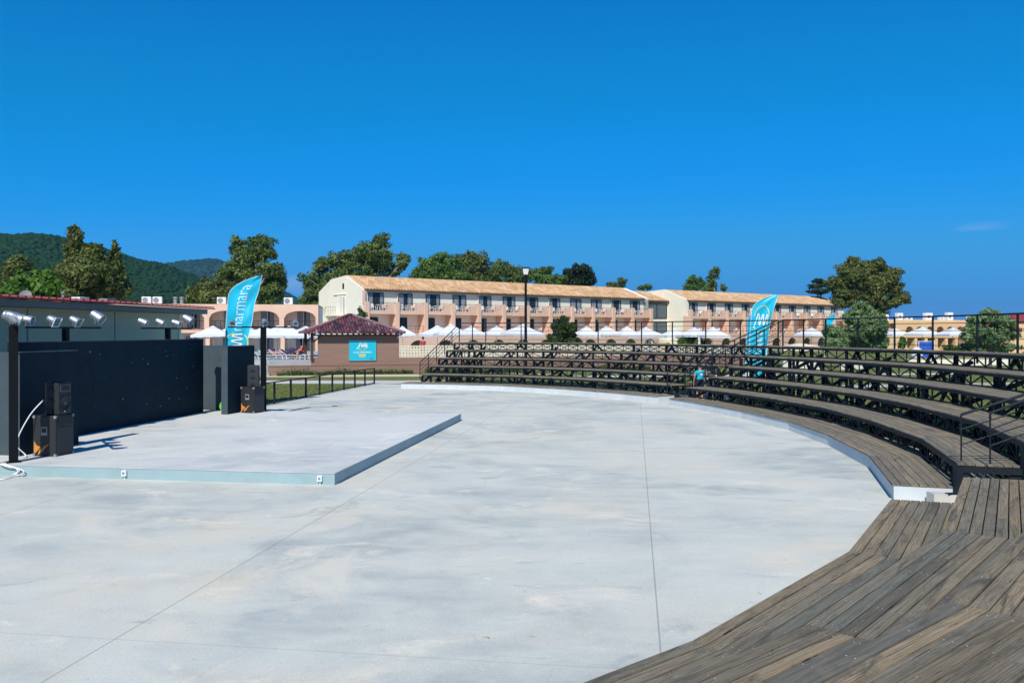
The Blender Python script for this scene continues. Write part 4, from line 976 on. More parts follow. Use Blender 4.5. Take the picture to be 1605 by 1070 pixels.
# gable face: tall door, vent, outside stair
GF = lambda s, t, z: HF(-.32 - t, -s, z)        # s runs back along the gable, t outwards
q = MB(); fbox(q, GF, 5.0, 7.2, .004, .07, 5.55, 8.15); q.build('door', M['cream'], hotel)
q = MB(); fbox(q, GF, 5.6, 6.5, .06, .10, 5.55, 8.0); q.build('shutter', M['whiteframe'], hotel)
q = MB(); fbox(q, GF, 5.08, 5.32, .06, .09, 5.55, 7.9); q.build('shutter', M['grey'], hotel)
q = MB(); fbox(q, GF, 4.7, 8.4, .001, .14, 8.24, 8.33); q.build('door_canopy', M['cream'], hotel)
q = MB(); fbox(q, GF, 5.3, 5.75, .004, .05, 9.0, 9.75); q.build('vent', M['dark_in'], hotel)
q = MB(); fbox(q, GF, 5.0, 8.0, .01, 1.5, 5.35, 5.52)
for k in range(12): fbox(q, GF, 8.0 + k * .36, 8.36 + k * .36, .01, 1.4, 2.0, 5.35 - k * .20)
q.build('outside_stair', M['cream'], hotel)
q = MB()
q.bar(GF(5.0, 1.42, 6.55), GF(8.0, 1.42, 6.55), .05); q.bar(GF(8.0, 1.42, 6.55), GF(12.3, 1.38, 4.2), .05)
for k in range(5): q.bar(GF(5.0 + k * .75, 1.42, 5.5), GF(5.0 + k * .75, 1.42, 6.55), .035)
for k in range(1, 9): q.bar(GF(8 + k * .54, 1.38, 5.3 - k * .29), GF(8 + k * .54, 1.38, 6.55 - k * .295), .035)
q.bar(GF(5.0, 1.42, 6.1), GF(8.0, 1.42, 6.1), .03); q.bar(GF(8.0, 1.42, 6.1), GF(12.3, 1.38, 3.75), .03)
q.build('stair_railing', M['grey'], hotel)
q = MB(); fbox(q, GF, 12.6, 15.5, -.3, 2.0, 0, 5.2); q.build('low_wing_wall', M['cream'], hotel)
q = MB(); fbox(q, HF, -.33, -.02, .0, .30, FL3 + .9, EAVE - .15); q.build('corner_pilaster', M['pink'], hotel)

# ------------------------------------------------------------------ salmon arcade block to the left
LF, LE, LN = frame_fn((-37.2, 89.5), (.985, .17))
lb = thing('arcade_building', 'flat roofed salmon two storey block with wide balcony arches', 'building', (-30, 91, 0))
bw = 3.95; nb = 6; s_end = 15.9
TOP, FLA = 6.22, 3.45
q = MB(); fbox(q, LF, -10, s_end - .0, -9, -2.0, 0, TOP - .25); q.build('wall', M['cream'], lb)
q = MB(); fbox(q, LF, -10, s_end + .02, -9.1, -.41, TOP - .24, TOP); q.build('flat_roof', M['pink'], lb)
q = MB(); fbox(q, LF, s_end - .35, s_end + .01, -2.0, -.42, 0, TOP - .25); q.build('end_wall', M['pink'], lb)
q = MB(); fbox(q, LF, -10, s_end - .36, -2.0, -.42, FLA - .3, FLA); q.build('balcony_slab', M['pink'], lb)
for k in range(nb):
    b = s_end - k * bw; a = b - bw; m = (a + b) / 2
    q = MB(); arch_panel(q, LF, a, b, FLA - .35, TOP + .001, m - 1.72, m + 1.72, FLA + 1.25, .82, .4, sill=FLA - .1); q.build('balcony_arch', M['pink'], lb)
    q = MB(); fbox(q, LF, a - .12, a + .32, -.4, -.02, 0, FLA - .36); fbox(q, LF, a + .0, a + .2, -1.98, -.42, 0, TOP - .26); q.build('pillar', M['pink'], lb)
    railing(lb, LF, m - 1.72, m + 1.72, -.2, FLA, .95, 3, .6)
    BF = lambda s, t, z: LF(s, -2.0 + t, z)
    window(lb, BF, m - .55, m + 1.05, FLA + .05, FLA + 2.15, 0, fm='whiteframe', rnd=hr)
    window(lb, BF, m - .7, m + 1.0, .75, 2.85, 0, fm='whiteframe', rnd=hr)
def ac_unit(label, c, ax):
    t = thing('air_conditioner', label, 'air conditioner', c); e = Vector((ax[0], ax[1], 0)).normalized(); nn = Vector((e.y, -e.x, 0))
    q = MB(); q.box(Vector(c) + Vector((0, 0, .42)), (.95, .4, .74), ax); bo = q.build('cabinet', M['white'], t, bevel=.03)
    Mx = Matrix.Translation(Vector(c) + Vector((0, 0, .42)) + nn * .21 - e * .12) @ nn.to_track_quat('Z', 'Y').to_matrix().to_4x4()
    q = MB(); q.lathe([(.0, -.01), (.29, -.01), (.29, .015), (.0, .015)], Mx, 18); q.build('fan_grille', M['grey'], t)
    q = MB()
    for s in (-.35, .35): q.box(Vector(c) + e * s + Vector((0, 0, .03)), (.06, .42, .06), ax)
    q.build('foot', M['grey'], t)
for px, lab in ((230, 'white rooftop air conditioner nearest the red roofed hut ridge'), (247, 'white rooftop air conditioner second along the salmon roof'), (347.5, 'white rooftop air conditioner beside the tall feather flag'), (366, 'white rooftop air conditioner half hidden by the tall feather flag'), (452, 'lone white rooftop air conditioner at the free end of the salmon roof')):
    r = (px - CX) / F; o = LF(0, -1.0, 0)
    s = (r * o.y - o.x) / (LE.x - r * LE.y); ac_unit(lab, LF(s, -1.0, TOP), (LE.x, LE.y))
for px, lab in ((275, 'grey chimney cowl on the salmon roof next to its neighbour'), (285, 'second grey chimney cowl on the salmon roof towards the tall flag')):
    r = (px - CX) / F; o = LF(0, -5, 0); s = (r * o.y - o.x) / (LE.x - r * LE.y); c = LF(s, -5, TOP)
    t = thing('chimney_cowl', lab, 'chimney', c); q = MB(); q.lathe([(.2, 0), (.2, .75), (.28, .78), (.28, .9), (.0, 1.0)], Matrix.Translation(c), 12); q.build('flue', M['grey'], t)

# ------------------------------------------------------------------ cream panel hut behind the stage
PF, PE, PN = frame_fn(S(-18.3, 0)[:2], (U2.x, U2.y))
def ps_of(px, t=0.0):
    r = (px - CX) / F; o = PF(0, t, 0); return (r * o.y - o.x) / (PE.x - r * PE.y)
hut = thing('panel_hut', 'long cream panel hut with red roof edge behind the dark stage wall', 'hut', PF(28, 0, 0))
se = ps_of(283)
q = MB(); fbox(q, PF, 8, se, -6, 0, 0, 3.93); q.build('wall', M['tan'], hut)
q = MB()
for k in range(1, 6):
    s = se - .02 - k * 4.3
    if s > 8: fbox(q, PF, s - .02, s + .02, .001, .012, 0, 3.9)
q.build('panel_joint', M['fascia'], hut)
q = MB(); fbox(q, PF, se - .14, se + .01, .002, .03, 0, 3.92); q.build('corner_trim', M['cream'], hut)
q = MB(); fbox(q, PF, 6, ps_of(312) - .3, .0, .55, 3.94, 4.14); fbox(q, PF, 6, ps_of(312) - .3, -6.2, -.0, 3.95, 4.1); q.build('soffit', M['fascia'], hut)
q = MB(); s1 = ps_of(313)
n = int((s1 - 6) / .32)
for i in range(n):
    s = 6 + (s1 - 6) * (i + .5) / n
    a = PF(s, .72, 4.20); b = PF(s, -6.4, 4.62); d = (b - a).normalized(); ac = Vector((PE.x, PE.y, 0)); up = ac.cross(d); up = up if up.z > 0 else -up
    tile_strip(q, a, b, ac, up, .05, 8, 4)
rf = q.build('roof_rib', M['roof_red'], hut)
q = MB(); lo = [PF(6, .70, 4.15), PF(s1, .70, 4.15), PF(s1, -6.4, 4.57), PF(6, -6.4, 4.57)]; q.hexa(lo, [v + Vector((0, 0, .05)) for v in lo]); q.build('roof', M['roof_red'], hut)
# dish, vent and far red roof above the hut
c = PF(ps_of(40, -2.2), -2.2, 4.30); t = thing('satellite_dish', 'pale round satellite dish on the red hut roof', 'satellite dish', c)
q = MB(); q.lathe([(.0, -.04), (.10, -.02), (.19, .015), (.195, .02), (.10, -.01), (.0, -.025)], Matrix.Translation(c + Vector((0, 0, .14))) @ Matrix.Rotation(R(60), 4, 'X') @ Matrix.Rotation(R(15), 4, 'Y'), 20); q.build('dish', M['fascia'], t, smooth=True)
q = MB(); q.tube([c - Vector((0, 0, .1)), c + Vector((0, .03, .14))], .02, 6); q.build('mast', M['grey'], t)
c = PF(ps_of(99, -3), -3, 4.4); t = thing('vent_pipe', 'thin grey vent pipe rising from the red hut roof', 'pipe', c)
q = MB(); q.lathe([(.05, -.1), (.05, .22), (.08, .24), (.08, .30), (.0, .33)], Matrix.Translation(c), 10); q.build('flue', M['grey'], t)
for px, lab in ((126, 'low white box on the hut roof below the dark tall trees'), (168, 'small grey box on the hut roof below the dark tall trees')):
    c = PF(ps_of(px, -4.2), -4.2, 4.43); t = thing('roof_box', lab, 'air conditioner', c)
    q = MB(); q.box(c + Vector((0, 0, .08)), (.6, .4, .22), PE); q.build('cabinet', M['white'] if px == 126 else M['grey'], t, bevel=.02)
    q = MB(); q.box(c + Vector((0, -.21, .09)), (.3, .02, .12), PE); q.build('grille', M['grey'], t)
hs_ = thing('red_roof_house', 'small house whose red hipped roof peeks over the hut', 'house', (-38.5, 70, 0))
q = MB(); q.prism([(-42, 67), (-35.5, 67), (-35.5, 73), (-42, 73)], 0, 4.9); q.build('wall', M['cream'], hs_)
q = MB(); base = [(-42.4, 66.6, 4.9), (-35.1, 66.6, 4.9), (-35.1, 73.4, 4.9), (-42.4, 73.4, 4.9)]; ap = (-38.7, 70, 6.35)
for k in range(4): q.face([base[k], base[(k + 1) % 4], ap])
q.face(base[::-1]); q.build('roof', M['roof_red'], hs_)

# ------------------------------------------------------------------ terrace, brown walls, lattice
WF, WE, WN = frame_fn((-16.7, 61.0), (.94, .342))
wl_end = 41.5
tz = 1.05
q = MB(); pts = [WF(-1.1, -.2, 0), WF(wl_end, -.2, 0), WF(wl_end + 2, -26, 0), (30, 112, 0), (-30, 112, 0), (-60, 90, 0), (-60, 62.38, 0), (-17.58, 62.38, 0)]
q.prism([(p[0], p[1]) for p in pts], -.01, tz); structure(q.build('pool_terrace', M['paving']))
bwt = thing('retaining_wall', 'long low brown wall below the cream pierced block wall', 'wall', WF(0, 0, 0))
q = MB(); fbox(q, WF, -1.2, wl_end, -.18, .2, 0, .68); q.build('lower_course', M['brown'], bwt)
q = MB(); fbox(q, WF, 1.9, wl_end, -.20, .0, .6, 1.22); q.build('upper_course', M['brown'], bwt)
q = MB(); fbox(q, WF, -1.25, wl_end, -.19, .23, .681, .72); q.build('capping', M['brown'], bwt)
stp = thing('stone_steps', 'grey stone steps leading up to the pool terrace', 'steps', (-21, 61.5, 0))
q = MB()
for k in range(6):
    for j in range(5):
        w_ = 4.6 / 5; x0 = -22.2 + j * w_; q.prism([(x0 + .01, 60.2 + k * .36), (x0 + w_ - .01, 60.2 + k * .36), (x0 + w_ - .01, 60.55 + k * .36), (x0 + .01, 60.55 + k * .36)], k * .175 - .02 if k else -.02, (k + 1) * .174)
q.build('tread', M['stone'], stp)
q = MB(); q.prism([(-22.9, 60.0), (-22.25, 60.0), (-22.25, 62.6), (-22.9, 62.6)], 0, 1.25); q.build('side_wall', M['stone'], stp)
lat = thing('block_screen_wall', 'cream pierced block wall running behind the far bleachers', 'wall', WF(11, -.1, 1.2))
q = MB(); s0_, cell, rows_ = 8.52, .235, 4
s_l = 29.0
ncol = int((s_l - s0_) / cell)
for r in range(rows_ + 1): fbox(q, WF, s0_, s0_ + ncol * cell, -.16, -.04, 1.225 + r * .215 - (.0 if r == 0 else .055), 1.225 + r * .215 + .055)
for c_ in range(ncol + 1): fbox(q, WF, s0_ + c_ * cell - .058, s0_ + c_ * cell + .058, -.158, -.042, 1.23, 1.225 + rows_ * .215)
q.build('pierced_blocks', M['lattice'], lat)
bal = thing('balustrade', 'cream balustrade on the brown wall near the middle gap of the bleachers', 'balustrade', WF(35, -.1, 1.2))
q = MB(); fbox(q, WF, s_l + .3, wl_end, -.18, -.02, 1.86, 1.98); fbox(q, WF, s_l + .3, wl_end, -.18, -.02, 1.225, 1.30)
q.build('rail', M['lattice'], bal)
q = MB()
for k in range(50): s = s_l + .5 + k * .24; fbox(q, WF, s, s + .09, -.14, -.06, 1.30, 1.86)
tag(q.build('baluster', M['lattice'], bal))
# kiosk
kio = thing('kiosk', 'brown walled kiosk with old plum tiled hip roof', 'kiosk', WF(7, -2, 1))
q = MB(); fbox(q, WF, 2.4, 8.5, -.30, -.001, 1.20, 2.98); fbox(q, WF, 8.25, 8.499, -4.4, -.30, 1.05, 2.98); q.build('wall', M['brown'], kio)
ez = 3.10; e0, e1, tf, tb_ = 1.5, 8.85, .55, -5.0
apx0, apx1, tm, az = 4.95, 5.3, -2.25, 4.42
cor = [WF(e0, tf, ez), WF(e1, tf, ez), WF(e1, tb_, ez), WF(e0, tb_, ez)]; A0, A1 = WF(apx0, tm, az), WF(apx1, tm, az)
q = MB()
faces = [(cor[0], cor[1], A1, A0), (cor[1], cor[2], A1, A1), (cor[2], cor[3], A0, A1), (cor[3], cor[0], A0, A0)]
for a, b, c, d in faces: q.face([a, b, c] if (c - d).length < 1e-6 else [a, b, c, d])
q.face([c - Vector((0, 0, .04)) for c in cor][::-1]); ro = q.build('roof', M['tilekbed'], kio)
q = MB()
for a, b, c, d in faces:
    L = (b - a).length; n = int(L / .215); ac = (b - a).normalized(); mid = ((c + d) / 2)
    foot = a + ac * (mid - a).dot(ac); slope = (mid - foot); up = ac.cross(slope.normalized()); up = up if up.z > 0 else -up
    xa, xb = (d - a).dot(ac), (c - a).dot(ac)
    for i in range(n):
        x = L * (i + .5) / n
        fr_ = min(1, x / xa if x < xa else 1, (L - x) / (L - xb) if x > xb else 1)
        p0 = a + ac * x; tile_strip(q, p0 - slope.normalized() * .06, p0 + slope * fr_, ac, up, .095, .42, 5)
q.build('tile', M['tilek'], ro)
q = MB()
for a, b in ((cor[0], A0), (cor[1], A1), (cor[2], A1), (cor[3], A0)): q.tube([a + Vector((0, 0, .06)), b + Vector((0, 0, .10))], .11, 8)
q.tube([A0 + Vector((0, 0, .1)), A1 + Vector((0, 0, .1))], .12, 8); q.build('ridge_tile', M['tilek'], ro)
q = MB()
for i in range(18): s = e0 + .2 + i * (e1 - e0 - .4) / 17; q.bar(WF(s, tf - .04, ez - .09), WF(s, -2.2, ez + .3), .08, .10)
fbox(q, WF, 1.9, e1 - .2, .02, .16, ez - .20, ez - .09); q.build('rafter', M['wood_post'], kio)
for s, t_ in ((1.95, .0), (1.95, -4.5), (8.3, -4.55)):
    q = MB(); c = WF(s, t_, 0); q.box((c.x, c.y, (ez + tz) / 2), (.2, .2, ez - tz), WE); q.bar(WF(s, t_, 2.35), WF(s + .75, t_, ez - .1), .10); q.build('post', M['wood_post'], kio)
q = MB(); q.box(WF(8.4, .30, 3.0), (.10, .12, .18), WE); q.tube([WF(8.35, .36, 3.0), WF(8.35, .36, 2.7)], .04, 6); q.build('wall_lamp', M['grey'], kio)
# sign on the kiosk
SGF = lambda s, t, z: WF(s, t, z)
def sol(px, t=.05):
    r = (px - CX) / F; o = WF(0, t, 0); return (r * o.y - o.x) / (WE.x - r * WE.y)
s0, s1 = sol(547.5), sol(589); dsg = WF((s0 + s1) / 2, 0, 0).y; z1_, z0_ = px_z(533.5, dsg), px_z(564.5, dsg)
sg = thing('wall_sign', 'turquoise CLUB MARMARA sign board on the brown kiosk wall', 'sign', WF((s0 + s1) / 2, 0, z0_))
q = MB(); fbox(q, WF, s0, s1, .002, .06, z0_, z1_); q.build('board', M['cyan_sign'], sg)
q = MB()
for a, b, c, d in ((s0 - .03, s1 + .03, z0_ - .03, z0_), (s0 - .03, s1 + .03, z1_, z1_ + .03), (s0 - .03, s0, z0_, z1_), (s1, s1 + .03, z0_, z1_)): fbox(q, WF, a, b, .004, .075, c, d)
q.build('frame', M['chrome'], sg)
sm, W_, H_ = (s0 + s1) / 2 - .02, s1 - s0, z1_ - z0_
def sgp(u, v, t=.066): return WF(sm + u * W_, t, z0_ + v * H_)
def sign_lines(poly, wd, mat, nm):
    q = MB()
    for a, b in zip(poly, poly[1:]):
        d = Vector((b[0] * W_ - a[0] * W_, b[1] * H_ - a[1] * H_)); 
        if d.length < 1e-6: continue
        d.normalize(); nx, ny = -d.y * wd / 2, d.x * wd / 2; ex, ey = d.x * wd * .4, d.y * wd * .4
        c = [(a[0] * W_ + nx - ex, a[1] * H_ + ny - ey), (a[0] * W_ - nx - ex, a[1] * H_ - ny - ey), (b[0] * W_ - nx + ex, b[1] * H_ - ny + ey), (b[0] * W_ + nx + ex, b[1] * H_ + ny + ey)]
        lo = [WF(sm + x, .061, z0_ + y) for x, y in c]; hi = [WF(sm + x, .068, z0_ + y) for x, y in c]; q.hexa(lo, hi)
    return q.build(nm, mat, sg)
sign_lines([(-.20, .60), (-.15, .65), (-.08, .83), (-.05, .86), (-.03, .80), (-.015, .66), (.0, .68), (.05, .84), (.07, .68), (.085, .66), (.14, .85), (.165, .80), (.17, .65)], .075, M['sign_white'], 'emblem')
sign_lines([(.19 * math.cos(g) * .72 , .66 + .30 * math.sin(g)) for g in [R(a) for a in range(40, 150, 10)]], .035, M['sign_yellow'], 'emblem_arc')
sign_lines([(.19 * math.cos(g) * .75, .70 + .22 * math.sin(g)) for g in [R(a) for a in range(215, 330, 10)]], .05, M['sign_yellow'], 'emblem_arc')
def sign_text(txt, v, size, mat, u=0, nm='lettering'):
    tm = text_mb(txt, size, None, .003, fn=lambda co: WF(sm + u * W_ + co.x, .066 + co.z, z0_ + v * H_ + co.y))
    return tm.build(nm, mat, sg)
sign_text('CLUB MARMARA', .40, .19, M['sign_white'])
for v, hw in ((.275, .13), (.19, .10)):
    for i in range(9): sign_lines([(-hw + i * hw / 4.4, v - .02), (-hw + i * hw / 4.4 + hw / 7, v + .02)], .05, M['sign_yellow'], 'small_print')
for i in range(5): sign_lines([(.27 + i * .034, .07), (.29 + i * .034, .085)], .03, M['navy'], 'small_print')

# ------------------------------------------------------------------ far ochre arcade building
OF, OE, ON = frame_fn((59.5, 131.0), (.96, .28))
ob = thing('arcade_building', 'ochre flat roofed building with small round arches beyond the pool', 'building', (75, 135, 0))
q = MB(); fbox(q, OF, -1.5, 34, -9, -1.4, 0, 4.9); q.build('wall', M['yellow'], ob)
q = MB(); fbox(q, OF, -1.5, 34, -9.05, -.31, 4.91, 5.12); q.build('flat_roof', M['yellow'], ob)
q = MB(); fbox(q, OF, -1.5, 3.0, -1.39, 0, -.02, 4.9); fbox(q, OF, 2.99, 34, -1.39, -.01, 2.2, 2.6); q.build('lower_wall', M['yellow'], ob)
q = MB(); fbox(q, OF, .3, 1.3, .003, .03, 3.75, 4.55); q.build('window', M['wood_post'], ob)
for k in range(15):
    a = 3.0 + k * 2.0; q = MB(); arch_panel(q, OF, a, a + 2.0, 2.6, 4.905, a + .28, a + 1.72, 3.45, .62, .3, sill=3.0); q.build('balcony_arch', M['yellow'], ob)
    q = MB(); fbox(q, OF, a, a + .5, -1.38, .0, -.02, 2.19); q.build('pillar', M['yellow'], ob)
    DF = lambda s, t, z: OF(s, -1.39 + t, z)
    window(ob, DF, a + .7, a + 1.75, .1, 2.0, 0, fm='whiteframe', rnd=hr)
    if k < 10 and k % 2 == 0:
        q = MB(); fbox(q, OF, a + .55, a + .78, -.9, -.84, .3, 2.0); q.build('curtain', M['red_cloth'], ob)
for k, (s, w_, h_) in enumerate(((1.0, .8, .7), (2.0, .6, .9), (4.6, 1.0, 1.15), (6.4, 1.2, .5), (10.3, 1.4, 1.2), (13, .8, .6), (14.6, 1.1, 1.3), (19, 1, .8))):
    c = OF(s, -3.0, 5.12); t = thing('rooftop_unit', ['rounded white tank at the olive tree end of the ochre roof', 'white unit beside the rounded tank on the ochre roof', 'tall white unit above the first ochre arches', 'low white unit above the second ochre arch', 'wide white unit above the third ochre arch', 'small white unit past the third ochre arch', 'tall white unit beside the last visible ochre arch', 'white unit on the ochre roof behind the small olive tree'][k], 'rooftop unit', c)
    q = MB()
    if k == 0: q.lathe([(.0, .0), (.55, .05), (.62, .4), (.5, .75), (.0, .9)], Matrix.Translation(c), 14)
    else: q.box(c + Vector((0, 0, h_ / 2)), (w_, .7, h_), OE)
    q.build('casing', M['white'], t, bevel=.03)
    q = MB(); q.box(c + Vector((0, -.37, h_ / 2)), (w_ * .4, .04, h_ * .4), OE); q.build('grille', M['grey'], t)
for x, y, lab in ((73.5, 128, 'low house with dull red roof left of the small olive tree'), (83, 137, 'house with dull red roof above the small olive tree')):
    t = thing('red_roof_house', lab.replace('left of', 'beside'), 'house', (x, y, 0)); hgt = 3.6 if y < 130 else 4.9
    q = MB(); q.prism([(x - 3, y - 2), (x + 4, y - 2), (x + 4, y + 3), (x - 3, y + 3)], 0, hgt); q.build('wall', M['yellow'], t)
    q = MB(); b4 = [(x - 3.4, y - 2.4, hgt), (x + 4.4, y - 2.4, hgt), (x + 4.4, y + 3.4, hgt), (x - 3.4, y + 3.4, hgt)]; ap = (x + .5, y + .5, hgt + 1.5)
    for k in range(4): q.face([b4[k], b4[(k + 1) % 4], ap])
    q.face(b4[::-1]); q.build('roof', M['roof_red'], t)
# cream garden walls seen through the bleachers
for px0, px1, d, z1, lab in ((1228, 1300, 66, .95, 'pale cream garden wall seen through the bleachers'), (1318, 1372, 70, .8, 'short pale garden wall below the big silver olive tree'), (1420, 1600, 78, .62, 'low beige garden wall below the ochre building')):
    t = thing('garden_wall', lab, 'wall', (px_x(px0, d), d, 0)); q = MB(); q.prism([(px_x(px0, d), d), (px_x(px1, d), d + 2), (px_x(px1, d), d + 2.3), (px_x(px0, d), d + .3)], 0, z1); q.build('panel', M['cream'], t)
    q = MB(); q.prism([(px_x(px0, d) - .05, d - .04), (px_x(px1, d) + .05, d + 1.96), (px_x(px1, d) + .05, d + 2.34), (px_x(px0, d) - .05, d + .34)], z1, z1 + .05); q.build('capping', M['beige'], t)
# ------------------------------------------------------------------ trees
M['euc'] = leaf_material('eucalyptus_leaves', (.045, .085, .02), (.21, .27, .07))
M['ornament'] = leaf_material('glossy_ornamental_leaves', (.018, .045, .012), (.13, .17, .03))
M['dark'] = leaf_material('dark_evergreen_leaves', (.010, .022, .010), (.045, .065, .022))
M['brownish'] = leaf_material('olive_brown_leaves', (.045, .07, .018), (.21, .235, .06))
M['bright'] = leaf_material('bright_green_leaves', (.03, .085, .010), (.14, .26, .035))
M['mid'] = leaf_material('mid_green_leaves', (.04, .095, .018), (.18, .28, .055))
M['olive'] = leaf_material('silvery_olive_leaves', (.05, .105, .035), (.28, .39, .17))
M['hedge'] = leaf_material('hedge_leaves', (.03, .075, .012), (.12, .22, .04))
def leaves_mesh(name, pts, size, mat, parent, rs, elong=1.7, outward=None):
    """one small leaf clump card per point, all in one crown mesh"""
    n = len(pts); size *= .72; a = rs.normal(size=(n, 3)); a /= np.linalg.norm(a, axis=1)[:, None]
    if outward is not None: a = a * .8 + outward; a /= np.linalg.norm(a, axis=1)[:, None]
    b = rs.normal(size=(n, 3)); u = np.cross(a, b); u /= np.linalg.norm(u, axis=1)[:, None]; v = np.cross(a, u)
    s = size * rs.uniform(.55, 1.25, n)[:, None]
    q = np.stack([pts - u * s * elong / 2, pts + v * s / 2 * .8 + u * s * .1, pts + u * s * elong / 2 + a * s * .15, pts - v * s / 2 * .8 + u * s * .1], 1).reshape(-1, 3)
    w = WL.get(parent.name, Vector()); q = q - np.array(w)
    me = bpy.data.meshes.new(name); me.vertices.add(4 * n); me.vertices.foreach_set('co', q.ravel().astype(np.float32))
    me.loops.add(4 * n); me.loops.foreach_set('vertex_index', np.arange(4 * n, dtype=np.int32))
    me.polygons.add(n); me.polygons.foreach_set('loop_start', np.arange(0, 4 * n, 4, dtype=np.int32)); me.update(calc_edges=True); me.validate()
    me.materials.append(mat); o = bpy.data.objects.new(name, me); COL.objects.link(o); o.parent = parent; return o
def crown_points(clumps, density, rs, sub=9, shell=.45, hang=0):
    out = []; outw = []
    for c, r in clumps:
        c = np.array(c); r = np.array(r if hasattr(r, '__len__') else (r, r, r), float)
        m = max(3, int(sub)); dirs = rs.normal(size=(m, 3)); dirs /= np.linalg.norm(dirs, axis=1)[:, None]
        cs = np.vstack([c + dirs * r * rs.uniform(.45, .85, (m, 1)), c]); rr = [rs.uniform(.28, .54) for _ in range(m)] + [.72]
        for cc, k in zip(cs, rr):
            n = max(4, int(density * (k ** 2) * (r[0] * r[2])))
            d = rs.normal(size=(n, 3)); d /= np.linalg.norm(d, axis=1)[:, None]
            rad = rs.uniform(shell, 1.0, (n, 1)); p = cc + d * r * k * rad
            if hang: p[:, 2] -= rs.exponential(hang, n)
            out.append(p); dd = p - c; dd /= (np.linalg.norm(dd, axis=1)[:, None] + 1e-6); outw.append(d * .6 + dd * .4)
    return np.vstack(out), np.vstack(outw)
def tree(name, label, px, d, clumps, leaf, mat, bark='bark', density=60, base_z=0, trunk_r=.3, seed=0, group=None, sub=9, elong=1.7, depth=.9, hang=0, cat='tree', limbs=True):
    """clumps: (photo column, photo row, half width, half height in photo pixels[, extra depth]) at distance d"""
    gr = 1.02 if mat == 'olive' else 1.2
    rs = np.random.RandomState(seed + 100); rnd = random.Random(seed)
    t = thing(name, label, cat, (px_x(px, d), d, base_z), group); k = d / F
    cl = []
    for c in clumps:
        dy = (c[4] if len(c) > 4 else rnd.uniform(-.5, .5) * c[2] * k * 1.2)
        p = P(c[0], c[1], d); cl.append(((p.x, p.y + dy, p.z), (c[2] * k * gr, c[2] * k * depth * gr * .96, c[3] * k * gr)))
    pts, ow = crown_points(cl, density * 3.3, rs, sub + 4, hang=hang)
    leaves_mesh('crown', pts, leaf, M[mat], t, rs, elong, ow)
    q = MB(); base = Vector((px_x(px, d), d, base_z)); tops = sorted(cl, key=lambda c: -c[0][2])
    mean = Vector([sum(c[0][i] for c in cl) / len(cl) for i in range(3)])
    fork = base.lerp(Vector((mean.x, mean.y, mean.z)), .45); fork.z = base_z + (min(c[0][2] - c[1][2] for c in cl) - base_z) * .6 + (mean.z - base_z) * .2
    fork.z = max(fork.z, base_z + .4)
    q.tube([base - Vector((0, 0, .1)), base.lerp(fork, .5) + Vector((rnd.uniform(-.15, .15), 0, 0)), fork], [trunk_r * 1.25, trunk_r, trunk_r * .8], 8)
    if limbs:
        for c, r in cl:
            c = Vector(c); m = fork.lerp(c, .5) + Vector((rnd.uniform(-.3, .3), rnd.uniform(-.3, .3), .15 * r[2])); q.tube([fork, m, c, c + Vector((rnd.uniform(-.4, .4) * r[0], 0, r[2] * .55))], [trunk_r * .62, trunk_r * .42, trunk_r * .25, .03], 6)
            for _ in range(3):
                e = c + Vector((rnd.uniform(-.8, .8) * r[0], rnd.uniform(-.8, .8) * r[1], rnd.uniform(-.3, .8) * r[2])); q.tube([m.lerp(c, .6), m.lerp(e, .7) + Vector((0, 0, .2)), e], [trunk_r * .25, trunk_r * .15, .02], 5)
    q.build('trunk', M[bark], t, smooth=True)
    return t
tree('evergreen_tree', 'tall dark many topped evergreen tree behind the cream hut', 145, 72,
     [(118, 372, 11, 18), (118, 395, 19, 20), (112, 425, 24, 26), (152, 392, 9, 14), (150, 412, 20, 22), (180, 386, 5, 10), (181, 402, 8, 14), (160, 440, 32, 24), (128, 452, 32, 22), (182, 436, 15, 22), (190, 456, 14, 12), (108, 448, 17, 20), (136, 412, 22, 24), (150, 432, 34, 24), (168, 424, 20, 22)], .36, 'brownish', density=75, trunk_r=.4, seed=1, sub=12)
tree('broadleaf_tree', 'rounded fresh green broadleaf tree behind the red hut roof', 55, 54, [(28, 446, 20, 22), (62, 440, 25, 20), (48, 462, 38, 16), (88, 456, 18, 18), (14, 458, 12, 14)], .42, 'bright', density=95, trunk_r=.2, seed=2, elong=1.3)
tree('feathery_tree', 'feathery yellowish green tree behind the fresh green tree', 25, 84, [(36, 413, 15, 12), (20, 426, 18, 14), (44, 424, 10, 14), (10, 446, 18, 16)], .34, 'brownish', density=70, trunk_r=.2, seed=3)
tree('low_tree', 'dull olive shrub tree below the tall dark evergreen', 95, 66, [(90, 456, 16, 12), (108, 462, 12, 9), (72, 464, 14, 8)], .34, 'brownish', density=80, trunk_r=.12, seed=4)
tree('eucalyptus_tree', 'big open crowned eucalyptus behind the salmon block and tall flag', 385, 118,
     [(408, 382, 22, 15), (392, 400, 24, 18), (420, 396, 13, 12), (370, 385, 12, 14), (376, 418, 22, 16), (352, 430, 20, 14), (428, 424, 20, 14), (436, 444, 14, 18), (396, 434, 30, 18), (418, 458, 24, 18), (380, 458, 30, 18)], .48, 'euc', 'palebark', density=34, trunk_r=.45, seed=5, sub=11)
tree('bushy_tree', 'bushy olive green tree low beside the big eucalyptus', 325, 104, [(318, 450, 22, 14), (346, 448, 18, 16), (302, 462, 14, 12), (334, 466, 30, 12), (366, 462, 16, 14)], .42, 'brownish', density=46, trunk_r=.2, seed=6)
